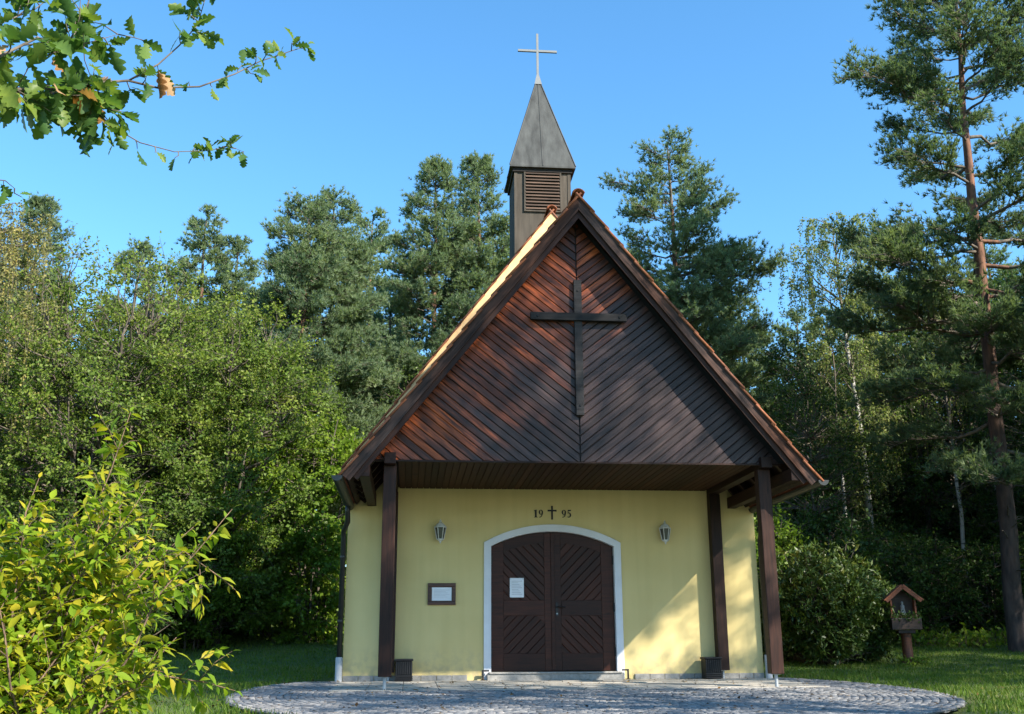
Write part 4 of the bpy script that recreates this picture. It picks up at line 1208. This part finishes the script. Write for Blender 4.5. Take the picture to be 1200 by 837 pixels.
plant('broadleaf_tree', bA, -9.9, 8.4, 0, 1, 'wide many stemmed green tree left of the twin pines, thinning at the top', 'tree', 'broadleaf trees left of the chapel')
plant('broadleaf_tree', bB, -7.2, 9.3, 1, 1, 'rounded dense green tree beside the bushy pine, right of the wide tree', 'tree', 'broadleaf trees left of the chapel')
plant('hazel_bush', bH, -4.75, 10.3, .5, 1.12, 'bright green hazel bush close beside the left wall of the chapel', 'shrub', 'bushes left of the chapel')
plant('hazel_bush', bH, -7.5, 8.7, 2.5, .8, 'lower green bush in front of the round tree left of the chapel', 'shrub', 'bushes left of the chapel')
plant('hazel_bush', bS2, -5.9, 11.6, 1.0, 1.0, 'light green low bush behind the bright hazel left of the chapel', 'shrub', 'bushes left of the chapel')
plant('hazel_bush', bS, -8.6, 6.6, 1.5, .95, 'dark bush at the foot of the wide many stemmed tree', 'shrub', 'bushes left of the chapel')
plant('hazel_bush', bS, -11.0, 6.0, 3.5, 1.05, 'dark bush at the left edge under the yellowing birch', 'shrub', 'bushes left of the chapel')
biY = birch(41, 10.6, 2.4, 1.0, 50, 11, 'birchY', hang=1.7, leaf=.06, lw=.05, per=22)
plant('weeping_birch', biY, -12.35, 5.6, 0, 1, 'weeping birch with yellowing leaves at the left edge', 'tree', 'birches')
biR = birch(44, 13.3, 2.3, 3.5, 56, 11, 'birchL', hang=1.3, lean=(-.5, 0), leaf=.075, lw=.06, per=20)
biS = birch(43, 10.5, 1.5, 3.5, 24, 5, 'birch', tr=.075, hang=1.0, leaf=.065, lw=.05, per=14)
plant('birch', biR, 11.3, 12.9, 0, 1, 'tall slender birch with drooping twigs left of the huge pine', 'tree', 'birches')
for i, (x, y, s, lb) in enumerate(((9.9, 11.4, .82, 'thin white birch stem in the shade nearest the right eave'),
                             (13.2, 11.4, .9, 'thin white birch stem midway between chapel and huge pine'),
                             (15.4, 13.0, .95, 'leaning pair of pale birch stems beside the huge pine trunk, left one'),
                             (16.1, 13.8, .9, 'leaning pair of pale birch stems beside the huge pine trunk, right one'))):
    plant('birch', biS, x, y, i*1.7, s, lb, 'tree', 'birches')

# the dark wood right of the chapel and the trees closing the view
WOOD = 'trees of the dark wood'
wr = random.Random(77)
spots = [(8.3, 9.8, 'F', .62), (10.4, 14.2, 'F', .78), (12.6, 16.0, 'G', .9), (14.2, 14.8, 'F', .85), (16.5, 16.5, 'F', .95), (18.6, 14.0, 'F', 1.0), (15.8, 10.4, 'F', .75),
         (18.5, 10.0, 'E', .9), (13.5, 20.0, 'E', .8), (16.5, 20.5, 'E', .95), (19.5, 18.5, 'B', .9), (22.5, 16.0, 'E', 1.0), (9.5, 21.0, 'E', .72), (21.5, 22.5, 'F', 1.0),
         (12.0, 25.0, 'F', .8), (17.5, 26.0, 'B', .8), (24.5, 20.0, 'F', 1.0), (6.2, 18.5, 'F', .62), (3.5, 20.5, 'F', .75), (25, 13, 'F', .95), (21.2, 12.2, 'G', .9)]
PR = {'E': pE, 'F': bF, 'G': bG, 'B': pB2, 'A': pF}
for x, y, k, s in spots:
    pn_ = k in 'EBA'
    plant('pine_tree' if pn_ else 'forest_tree', PR[k], x, y, wr.uniform(0, 6), s*wr.uniform(.95, 1.05),
          'dark pine among the trees of the wood right of the chapel' if pn_ else 'shaded leafy tree among the trees of the wood right of the chapel', 'tree', WOOD+(', pines' if pn_ else ', leafy trees'))
spots = [(-13.5, 10.5, 'G', .95), (-16.5, 9.0, 'F', .9), (-15.5, 18.0, 'F', .95), (-11.5, 15.0, 'F', .78), (-8.5, 14.5, 'F', .82), (-7.6, 17.8, 'E', .85), (-12.8, 20.5, 'E', .95), (-3.2, 19.8, 'E', .85), (-2.2, 15.2, 'F', .72), (-18.5, 14, 'E', 1.0), (-6.2, 21.5, 'F', .8), (1.8, 18.2, 'E', .8), (-19.5, 8, 'F', .9)]
for x, y, k, s in spots:
    pn_ = k in 'EBA'
    plant('pine_tree' if pn_ else 'forest_tree', PR[k], x, y, wr.uniform(0, 6), s*wr.uniform(.95, 1.05),
          'pine filling the background of the wood left of the chapel' if pn_ else 'leafy tree filling the background of the wood left of the chapel', 'tree', 'trees closing the left background'+(', pines' if pn_ else ', leafy trees'))
for x, y, s, lb, ms in ((5.9, 7.2, .92, 'lit green shrub behind the right corner of the chapel', bS2), (7.9, 8.6, 1.1, 'taller dark shrub between the chapel corner and the round bush', bS)):
    plant('shrub', ms, x, y, x, s, lb, 'shrub', 'shrubs right of the chapel')
for i, (x, y, s) in enumerate(((9.6, 9.2, .85), (11.3, 10.3, .9), (13.0, 9.8, .8), (14.6, 8.9, .95), (16.6, 8.4, 1.0), (18.8, 7.6, 1.0), (12.2, 13.0, 1.0), (10.6, 12.4, 1.0), (15.0, 12.0, 1.1))):
    plant('shrub', bS, x, y, i*1.3, s, 'low dark shrub along the shaded edge of the wood', 'shrub', 'undergrowth along the edge of the wood')

for i, (x, y, s) in enumerate(((11.5, 19.0, 1.9), (14.5, 22.0, 2.1), (18.0, 22.5, 2.2), (21.5, 20.0, 2.1), (24.0, 17.0, 2.0), (20.5, 15.5, 1.8), (17.5, 13.0, 1.6), (22.5, 11.0, 1.7), (27.0, 14.0, 2.2), (8.5, 17.5, 1.8), (16.0, 27.0, 2.6), (22.0, 27.0, 2.6), (27.5, 22.0, 2.6))):
    plant('shrub', bS, x, y, i*2.1, s, 'tall dark thicket deep in the wood right of the chapel', 'shrub', 'thicket deep in the wood')
for i, (x, y, s) in enumerate(((-9.5, 12.5, 1.6), (-12.5, 12.0, 1.7), (-7.4, 12.6, 1.5), (-15.5, 11.5, 1.8), (-10.8, 18.0, 2.2), (-14.5, 20.0, 2.3), (-6.5, 19.0, 2.2))):
    plant('shrub', bS, x, y, i*2.1, s, 'tall dark thicket behind the trees left of the chapel', 'shrub', 'thicket behind the left trees')

# evergreen bush by the shrine: long glossy leaves in whorls
def rhodo(seed, H, rx, n):
    v = Veg(seed); r = v.r
    a = r.uniform(0, 2*PI, n); cz = r.uniform(-.75, 1, n); rad = r.uniform(.55, 1, n)**.5
    b_ = 1+.18*np.sin(3*a+1)+.12*np.sin(5*a)*cz+r.normal(0, .06, n)
    xy = np.sqrt(1-cz*cz)*rad*b_
    C = np.stack([np.cos(a)*xy*rx, np.sin(a)*xy*rx, np.maximum(.12, H*.46+cz*rad*H*.52*b_)], -1)
    for c in C[::3]:
        p = np.array([r.normal(0, .12), r.normal(0, .12), -.1])
        v.limb(curve(p, c, .15, 4, r, .05), np.linspace(.022, .006, 5))
    K = 11
    out = C-np.array([0, 0, H*.3]); out /= np.linalg.norm(out, axis=1, keepdims=True); out[:, 2] += .5
    d = out[:, None]*.35+r.normal(0, .65, (n, K, 3))
    P = np.repeat(C, K, 0)+r.normal(0, .03, (n*K, 3))
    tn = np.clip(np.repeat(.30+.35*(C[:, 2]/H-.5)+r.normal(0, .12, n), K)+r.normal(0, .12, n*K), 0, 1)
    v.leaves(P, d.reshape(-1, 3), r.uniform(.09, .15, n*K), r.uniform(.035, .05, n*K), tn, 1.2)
    return v.wood_mesh('stems', M['bark_grey']), v.leaf_mesh('foliage', M['rhodo'])
plant('evergreen_bush', rhodo(51, 2.2, 1.40, 2600), 5.95, 3.9, 0, 1, 'round glossy evergreen bush between the chapel and the wooden shrine', 'shrub')

# flowers in the box and at the shrine foot
def tuftplant(seed, n, rx, ry, h, leaf, m, z0=0):
    v = Veg(seed); r = v.r
    b = np.stack([r.uniform(-rx, rx, n), r.uniform(-ry, ry, n), np.full(n, z0)], -1)
    e = b+np.stack([r.normal(0, .05, n), r.normal(-.02, .05, n), r.uniform(.3, 1, n)*h], -1)
    v.segs(b, e, np.full(n, .003), np.full(n, .002))
    P = np.repeat(e, 7, 0)+r.normal(0, .03, (n*7, 3)); P[:, 2] -= r.uniform(0, h*.6, n*7)
    v.leaves(P, r.normal(0, 1, (n*7, 3)), r.uniform(.6, 1.2, n*7)*leaf, r.uniform(.4, .6, n*7)*leaf, r.random(n*7), .5)
    return v.wood_mesh('stems', M['twig']), v.leaf_mesh('foliage', M[m])
fp = tuftplant(61, 40, .26, .09, .13, .06, 'leafD')
o = empty('box_plants', (SX, SY, sz), math.radians(-14), 'low dark green plants growing in the shrine flower box', 'plant')
link('stems', fp[0], o, Matrix.Translation((0, -.115, .88))); link('foliage', fp[1], o, Matrix.Translation((0, -.115, .88)))
fp2 = tuftplant(62, 60, .28, .22, .16, .07, 'leafB')
o = empty('ground_plants', (SX+.05, SY-.16, sz), 0, 'small leafy plants round the foot of the shrine post', 'plant')
link('stems', fp2[0], o); link('foliage', fp2[1], o)
for i, (x, y) in enumerate(((12.6, 8.0), (11.2, 7.6), (13.8, 7.3), (10.2, 8.0))):
    o = empty('woodland_plant', (x, y, g(x, y)), i, 'low leafy plant at the shaded foot of the wood', 'plant', 'low plants at the foot of the wood')
    o.scale = (2.2, 2.2, 2.4)
    link('stems', fp2[0], o); link('foliage', fp2[1], o)

# trees beyond the right edge of the view whose shade falls on the chapel front and lawn
SHD = 'trees standing right of the view'
air = broadleaf(38, 17.4, 3.4, 5.5, 250, 84, .11, .075, 'leafA', stems=1, tr=.16, clr=.75, hollow=.2)
for i, (k, x, y, s, lb) in enumerate(((air, 9.5, -13.9, 1.13, 'tall airy leafy tree beyond the right edge, nearest the forecourt'), (air, 14.6, -9.4, .92, 'second airy tree beyond the right edge of the view'), (bF, 25.5, -4.5, 1.35, 'tall dense tree far beyond the right edge'), (bF, 28.0, 2.0, 1.35, 'tall dense tree far beyond the right edge, next to the wood'), (bF, 25.5, 8.5, 1.15, 'dense tree at the far right corner of the wood'), (bF, 18.3, -9.0, 1.2, 'dense tree beyond the right edge, behind the two airy ones'),
                                  (bF, 19.5, -2.6, 1.3, 'dense tree beyond the right edge, beside the lawn'), (bF, 22.5, 2.5, 1.35, 'dense tree beyond the right edge, farther back beside the lawn'), (bF, 22.0, 7.0, 1.2, 'dense tree beyond the right edge, at the corner of the wood'))):
    plant('shade_tree', k, x, y, i*1.1, s, lb, 'tree', SHD)

# ---- lawn grass
r = np.random.default_rng(9)
n = 210000
gx1 = np.concatenate([r.uniform(-13, -3.4, n//3), r.uniform(3.0, 18, n-n//3)]); gy1 = r.uniform(-7.5, 15, n)
dist = np.hypot(gx1+2.37, gy1+17.33)
azg = np.arctan2(gx1+2.37, gy1+17.33)-.096
ok = (~in_plaza(gx1, gy1, -.03-.22*r.random(n)**3)) & (np.abs(azg) < .52) & ~((np.abs(gx1) < 3.55) & (gy1 > -.1)) & (r.random(n) < np.clip(22/dist, .2, 1))
gx1, gy1 = gx1[ok], gy1[ok]; n = len(gx1)
gz1 = gh(gx1, gy1)-.01
patch = .5+.5*np.sin(gx1*1.7+np.sin(gy1*2.1))*np.cos(gy1*1.3)
hgt = r.uniform(.035, .085, n)*(.7+.5*patch); aa = r.uniform(0, 2*PI, n); wd = r.uniform(.006, .012, n)
lx, ly = r.normal(0, .028, n), r.normal(0, .028, n)
b0 = np.stack([gx1-np.cos(aa)*wd, gy1-np.sin(aa)*wd, gz1], -1); b1 = np.stack([gx1+np.cos(aa)*wd, gy1+np.sin(aa)*wd, gz1], -1)
tp = np.stack([gx1+lx, gy1+ly, gz1+hgt], -1)
V = np.stack([b0, b1, tp], 1).reshape(-1, 3)
tag(link('grass', np_mesh('grass', V, [np.arange(len(V)).reshape(-1, 3)], [M['grass']], tint=np.clip(r.normal(.35+.2*patch, .2), 0, 1))), 'short mown green grass of the lawn on both sides of the forecourt', 'grass', None, 'stuff')

# ------------------------------------------------------------------ foreground leaves
def blade(prof, L, fold=.25, curl=.2, twist=0.0):
    """leaf blade along +X from the origin; prof: (t, half width) pairs, both as fractions of L"""
    vs, fs = [], []
    for t, w_ in prof:
        zc = -curl*L*t*t; ca = twist*t
        for sgn in (1, 0, -1):
            y, z = sgn*w_*L, abs(sgn)*w_*L*fold
            vs.append((t*L, y*math.cos(ca)-z*math.sin(ca), zc+y*math.sin(ca)+z*math.cos(ca)))
    for i in range(len(prof)-1):
        a = i*3; fs += [(a, a+1, a+4, a+3), (a+1, a+2, a+5, a+4)]
    return np.array(vs), np.array(fs)
LANCE = [(0, .010), (.12, .015), (.26, .14), (.48, .20), (.74, .125), (1, .004)]
OAKP = [(0, .012), (.10, .02), (.17, .11), (.23, .15), (.28, .075), (.38, .22), (.45, .26), (.50, .13), (.60, .27), (.67, .30), (.72, .17), (.80, .24), (.86, .24), (.90, .13), (.96, .11), (1, .01)]
def orient(D, rr, roll=.5):
    D = Vector(D).normalized(); up = Vector((rr.gauss(0, roll), rr.gauss(0, roll), 1))
    Y = up.cross(D); Y = Y.normalized() if Y.length > 1e-4 else D.orthogonal(); Z = D.cross(Y)
    return Matrix(((D.x, Y.x, Z.x), (D.y, Y.y, Z.y), (D.z, Y.z, Z.z))).to_4x4()

class LeafSet:
    def __init__(s, meshes, seed): s.m = meshes; s.items = []; s.r = random.Random(seed)
    def put(s, p, D, L, k=None, roll=.5):
        k = s.r.randrange(len(s.m)) if k is None else k
        s.items.append((Matrix.Translation(p) @ orient(D, s.r, roll) @ Matrix.Scale(L, 4), k))
    def finish(s, parent, mats, stuffmat, nmax=298):
        c = Vector((-2.368, -17.329, .492))
        def size(it):
            p = it[0].translation-c; z = p.dot(CF)
            u, w_ = p.dot(CR)/z, p.dot(CU)/z
            return it[0].to_scale().x/z if z > 0 and abs(u) < .50 and abs(w_) < .36 else 0
        s.items.sort(key=size, reverse=True)
        me = []
        for k, (v, f) in enumerate(s.m):
            me.append(np_mesh('leaf', v, [f], [mats[k]], smooth=True))
        for Mx, k in s.items[:nmax]: link('leaf', me[k], parent, Mx)
        rest = s.items[nmax:]
        if rest:
            VV, FF, TT, o_ = [], [], [], 0
            for Mx, k in rest:
                v, f = s.m[k]; A = np.array(Mx)
                VV.append(v @ A[:3, :3].T+A[:3, 3]); FF.append(f+o_); o_ += len(v); TT.append(np.full(len(f), s.r.random()))
            tag(link('leaves', np_mesh('leaves', np.concatenate(VV), [np.concatenate(FF)], [stuffmat], tint=np.concatenate(TT), smooth=True), parent), kind='stuff')

# yellow-green bush at the left
bush = empty('flowering_bush', (-4.25, -12.0, g(-4.25, -12.0)), 0, 'yellow green leafy bush with arching stems in the left foreground', 'shrub')
b0_ = Vector((-4.25, -12.0, g(-4.25, -12.0)))
rb = random.Random(15)
stems_ = [[(-4.12, -12.02, -.35), (-4.08, -12.0, -.03), (-4.05, -11.88, .5), (-4.04, -11.77, 1.0), (-3.96, -11.65, 1.41), (-3.92, -11.53, 1.75)],
          [(-4.2, -12.02, -.35), (-4.11, -12.01, -.03), (-3.89, -11.94, .58), (-3.68, -11.88, .82), (-3.51, -11.85, .97), (-3.31, -11.81, .83), (-3.25, -11.8, .78)],
          [(-4.15, -12.05, -.3), (-3.98, -12.07, -.02), (-3.76, -12.11, .23), (-3.56, -12.06, .38), (-3.33, -12.01, .34), (-3.19, -11.99, .30)],
          [(-4.25, -12.02, -.35), (-4.18, -12.03, -.03), (-4.27, -11.95, .66), (-4.33, -11.76, 1.17), (-4.32, -11.66, 1.36)]]
for k in range(68):
    a = rb.uniform(-.6, 4.0) if k % 4 else rb.uniform(0, 2*PI); R_ = rb.uniform(.35, .85); h = rb.uniform(.5, 1.38)-.25*(R_-.3)
    bx_, by_ = -4.32+rb.gauss(0, .16), -11.95+rb.gauss(0, .16)
    e = Vector((bx_+math.cos(a)*R_*.9, by_+math.sin(a)*R_*.75, h))
    p0 = Vector((bx_, by_, -.4))
    pts_ = []
    for i in range(7):
        t = i/6
        p = p0.lerp(e, t); p.x = p0.x+(e.x-p0.x)*t**1.6; p.y = p0.y+(e.y-p0.y)*t**1.6
        p.z = p0.z+(e.z-p0.z)*(1.25*t-.25*t*t*1.0)
        pts_.append(p+Vector((rb.gauss(0, .02), rb.gauss(0, .02), 0)))
    stems_.append(pts_)
mbS = MB()
ls = LeafSet([blade(LANCE, 1, .25, .12), blade(LANCE, 1, .35, .30, .3), blade(LANCE, 1, .15, .45, -.4), blade(LANCE, 1, .4, .2, .8)], 4)
def dress(pts_, rad0, step, lmin, lmax, start=.25, side=True):
    pts_ = [Vector(p) for p in pts_]
    mbS.tube([p-b0_ for p in pts_], [rad0*(1-.8*i/(len(pts_)-1)) for i in range(len(pts_))], 6)
    seg = [(pts_[i+1]-pts_[i]).length for i in range(len(pts_)-1)]; T = sum(seg)
    d = start*T; flip = rb.random()*6
    while d < T:
        q = d; i = 0
        while i < len(seg)-1 and q > seg[i]: q -= seg[i]; i += 1
        p = pts_[i].lerp(pts_[i+1], min(1, q/seg[i])); ax = (pts_[i+1]-pts_[i]).normalized()
        u = ax.orthogonal().normalized(); w_ = ax.cross(u)
        for sg in (0, PI):
            sd = u*math.cos(flip+sg)+w_*math.sin(flip+sg)
            Dv = sd*.8+ax*.55+Vector((0, 0, -.28))+Vector((rb.gauss(0, .2), rb.gauss(0, .2), rb.gauss(0, .2)))
            ls.put(p-b0_, Dv, rb.uniform(lmin, lmax)*(1 if d < T*.85 else .75))
            if side and rb.random() < .42 and d < T*.9:
                e = p+(sd*.7+ax*.6+Vector((0, 0, .1))).normalized()*rb.uniform(.10, .26)
                mid_ = p.lerp(e, .5)+Vector((0, 0, .02))
                dress([p, mid_, e], .003, .036, lmin*.85, lmax*.9, .25, False)
        flip += 1.35; d += step*rb.uniform(.7, 1.3)
    ls.put(pts_[-1]-b0_, (pts_[-1]-pts_[-2])+Vector((0, 0, -.02)), lmin)
for s_ in stems_: dress(s_, .009, .050, .050, .118)
mbS.build('stems', M['twig'], bush, smooth=True)
ls.finish(bush, [M['bush']]*4, M['bushS'])

# oak reaching in from the upper left
oak0 = Vector((-7.4, -14.2, g(-7.4, -14.2)))
oak = empty('oak_tree', oak0, 0, 'oak branch with lobed leaves, some withered brown, reaching in at upper left', 'tree')
ro = random.Random(27)
mbO = MB()
lo_ = LeafSet([blade(OAKP, 1, .15, .10), blade(OAKP, 1, .30, .25, .4), blade(OAKP, 1, .22, -.15, -.5), blade(OAKP, 1, .55, .35, .9)], 6)
BR = {'main': [(-4.6, -12.63, 3.04), (-4.49, -12.36, 3.23), (-4.34, -12.09, 3.40), (-4.21, -11.83, 3.59), (-4.07, -11.68, 3.70), (-3.94, -11.54, 3.74), (-3.73, -11.38, 3.85), (-3.55, -11.24, 4.03), (-3.42, -11.12, 4.2), (-3.18, -10.98, 4.40)],
      'up': [(-4.07, -11.68, 3.7), (-3.92, -11.64, 3.84), (-3.83, -11.56, 4.02), (-3.75, -11.49, 4.21), (-3.72, -11.48, 4.4), (-3.72, -11.48, 4.55)],
      'low': [(-4.26, -11.9, 3.53), (-4.14, -11.91, 3.35), (-4.07, -11.84, 3.31), (-3.95, -11.75, 3.27), (-3.78, -11.65, 3.27), (-3.6, -11.56, 3.33), (-3.5, -11.49, 3.40), (-3.43, -11.42, 3.40)],
      'top': [(-4.53, -12.82, 3.1), (-4.43, -12.55, 3.31), (-4.36, -12.31, 3.57), (-4.27, -12.17, 3.58), (-4.25, -12.06, 3.81), (-4.25, -11.95, 4.05), (-4.24, -11.94, 4.19)],
      'tl': [(-4.55, -12.83, 3.2), (-4.49, -12.47, 3.54), (-4.39, -12.32, 3.73), (-4.36, -12.2, 3.89)],
      'mid': [(-4.35, -12.3, 3.45), (-4.26, -12.16, 3.61), (-4.14, -12.12, 3.68), (-4.06, -11.99, 3.81)],
      'ld': [(-4.75, -13.1, 2.5), (-4.47, -12.79, 2.56), (-4.39, -12.65, 2.61), (-4.34, -12.52, 2.66), (-4.30, -12.5, 2.63)]}
root_pt = Vector((-5.6, -13.4, 2.75))
mbO.tube([(p-oak0) for p in (Vector((-7.35, -14.2, 1.9)), Vector((-6.5, -13.8, 2.5)), root_pt, Vector((-5.0, -13.0, 2.86)), Vector((-4.6, -12.63, 3.04)))], [.07, .05, .032, .022, .013], 8)
for k in ('top', 'tl', 'ld'):
    p = Vector(BR[k][0]); mbO.tube([root_pt-oak0, root_pt.lerp(p, .5)-oak0+Vector((0, 0, .06)), p-oak0], [.02, .012, .008], 6)
mbO2 = MB().tube([(0, 0, -.3), (.02, 0, .6), (0, .03, 1.9), (-.05, 0, 3.2), (.1, .1, 5.0), (.2, 0, 7.0)], [.24, .19, .16, .13, .09, .03], 12)
mbO2.build('trunk', M['bark_grey'], oak, smooth=True)
brown_meshes = []
def oleaf(p, D, L, brown=False, roll=.6):
    lo_.put(p-oak0, D, L, (4+ro.randrange(4)) if brown else ro.randrange(4), roll)
lo_.m = lo_.m+lo_.m
def along(pl, t):
    pl = [Vector(p) for p in pl]; seg = [(pl[i+1]-pl[i]).length for i in range(len(pl)-1)]; d = t*sum(seg)
    for i, q in enumerate(seg):
        if d <= q or i == len(seg)-1: return pl[i].lerp(pl[i+1], min(1, d/q)), (pl[i+1]-pl[i]).normalized()
        d -= q
def rv3(s): return Vector((ro.gauss(0, s), ro.gauss(0, s), ro.gauss(0, s)))
def twig(p, D, L, n, lmin, lmax, pb=.11):
    e = p+D.normalized()*L; m_ = p.lerp(e, .5)+rv3(.012)
    mbO.tube([p-oak0, m_-oak0, e-oak0], [.004, .003, .002], 5)
    for i in range(n):
        t = .35+.65*(i+1)/n
        q = p.lerp(e, t)
        oleaf(q, D.normalized()*.55+rv3(.6)+Vector((0, 0, -.18)), ro.uniform(lmin, lmax), ro.random() < pb)
for k, pl in BR.items():
    rr0 = {'main': .011, 'up': .006, 'low': .005, 'top': .009, 'tl': .006, 'mid': .005, 'ld': .006}[k]
    mbO.tube([Vector(p)-oak0 for p in pl], [rr0*(1-.75*i/(len(pl)-1)) for i in range(len(pl))], 7)
# dense leafage near the left edge
for k, ts in (('main', [.02, .05, .08, .11, .14, .17, .20, .23, .26, .29, .32, .35, .38]), ('top', [.1, .2, .28, .36, .44, .52, .6, .7, .8, .9]), ('tl', [.25, .45, .65, .85, 1]), ('mid', [.3, .55, .8, 1]), ('low', [.03, .06, .09, .12, .15, .18])):
    for t in ts:
        for c in range(3 if k in ('main',) else 2):
            p, ax = along(BR[k], t)
            D = ax*.4+rv3(.55)+Vector((-.1, 0, -.28 if k in ('main', 'low') else .05))
            twig(p, D, ro.uniform(.05, .22), ro.choice((3, 4, 5)), .10, .17)
for t in (.30, .36, .41, .44, .48, .52): p, ax = along(BR['main'], t); twig(p, ax*.3+rv3(.5)+Vector((0, 0, -.15)), .07, 4, .11, .17, .6)
for t in (.58, .64, .70): p, ax = along(BR['main'], t); twig(p, ax*.2+rv3(.5)+Vector((0, 0, -.1)), .03, 1, .08, .11, .5)
for t in (.76, .79, .82, .85, .88, .91, .94, .97, 1.0): p, ax = along(BR['main'], t); twig(p, ax*.5+rv3(.5)+Vector((0, 0, .2)), .06, 4, .06, .12, .03)
for t in (.12, .2): p, ax = along(BR['up'], t); twig(p, rv3(.6)+Vector((0, 0, .2)), .04, 3, .10, .17, .85)
for t in (.45, .52, .6, .68, .76, .85, .92, 1.0): p, ax = along(BR['up'], t); twig(p, ax*.3+rv3(.5), .08, 4, .10, .15, .2)
for t in (.4, .5, .62): p, ax = along(BR['low'], t); twig(p, rv3(.5)+Vector((0, 0, -.4)), .05, 1, .07, .11, .2)
for t in (.70, .75, .80, .85, .90, .95, 1.0): p, ax = along(BR['low'], t); twig(p, rv3(.6)+Vector((.1, 0, 0)), .06, 3, .07, .12, .08)
for t in (.5, .7, .85, 1): p, ax = along(BR['ld'], t); twig(p, ax*.3+rv3(.4), .05, 2, .07, .11, 0)
# the rest of the crown, left of the view
for k in range(60):
    p = oak0+Vector((ro.uniform(-1.6, 1.2), ro.uniform(-1.2, 1.0), ro.uniform(3.0, 7.4)))
    if p.x > -5.6: p.x = -5.7
    q = Vector((oak0.x, oak0.y, max(1.8, p.z-.9)))
    mbO.tube([q-oak0, q.lerp(p, .5)-oak0, p-oak0], [.03, .018, .006], 5)
    for c in range(2): twig(p, rv3(1), .25, 6, .08, .14)
mbO.build('branch', M['bark_grey'], oak, smooth=True)
lo_.finish(oak, [M['oak']]*4+[M['oakB']]*4, M['oakS'])

# fallen leaves scattered over forecourt and lawn
r = np.random.default_rng(33)
n = 900
fx, fy = r.uniform(-6, 6, n), r.uniform(-7, 1, n)
ok = ~((np.abs(fx) < 3.45) & (fy > -.06))
fx, fy = fx[ok], fy[ok]; n = len(fx)
v = Veg(71)
fz = gh(fx, fy)+r.uniform(.006, .02, n)
d = np.stack([r.normal(size=n), r.normal(size=n), r.normal(0, .15, n)], -1)
v.leaves(np.stack([fx, fy, fz], -1), d, r.uniform(.03, .07, n), r.uniform(.02, .04, n), r.random(n), 4.0)
tag(link('fallen_leaves', v.leaf_mesh('fallen_leaves', M['oakLitter'])), 'small withered leaves scattered over the cobbles and grass', 'leaves', None, 'stuff')
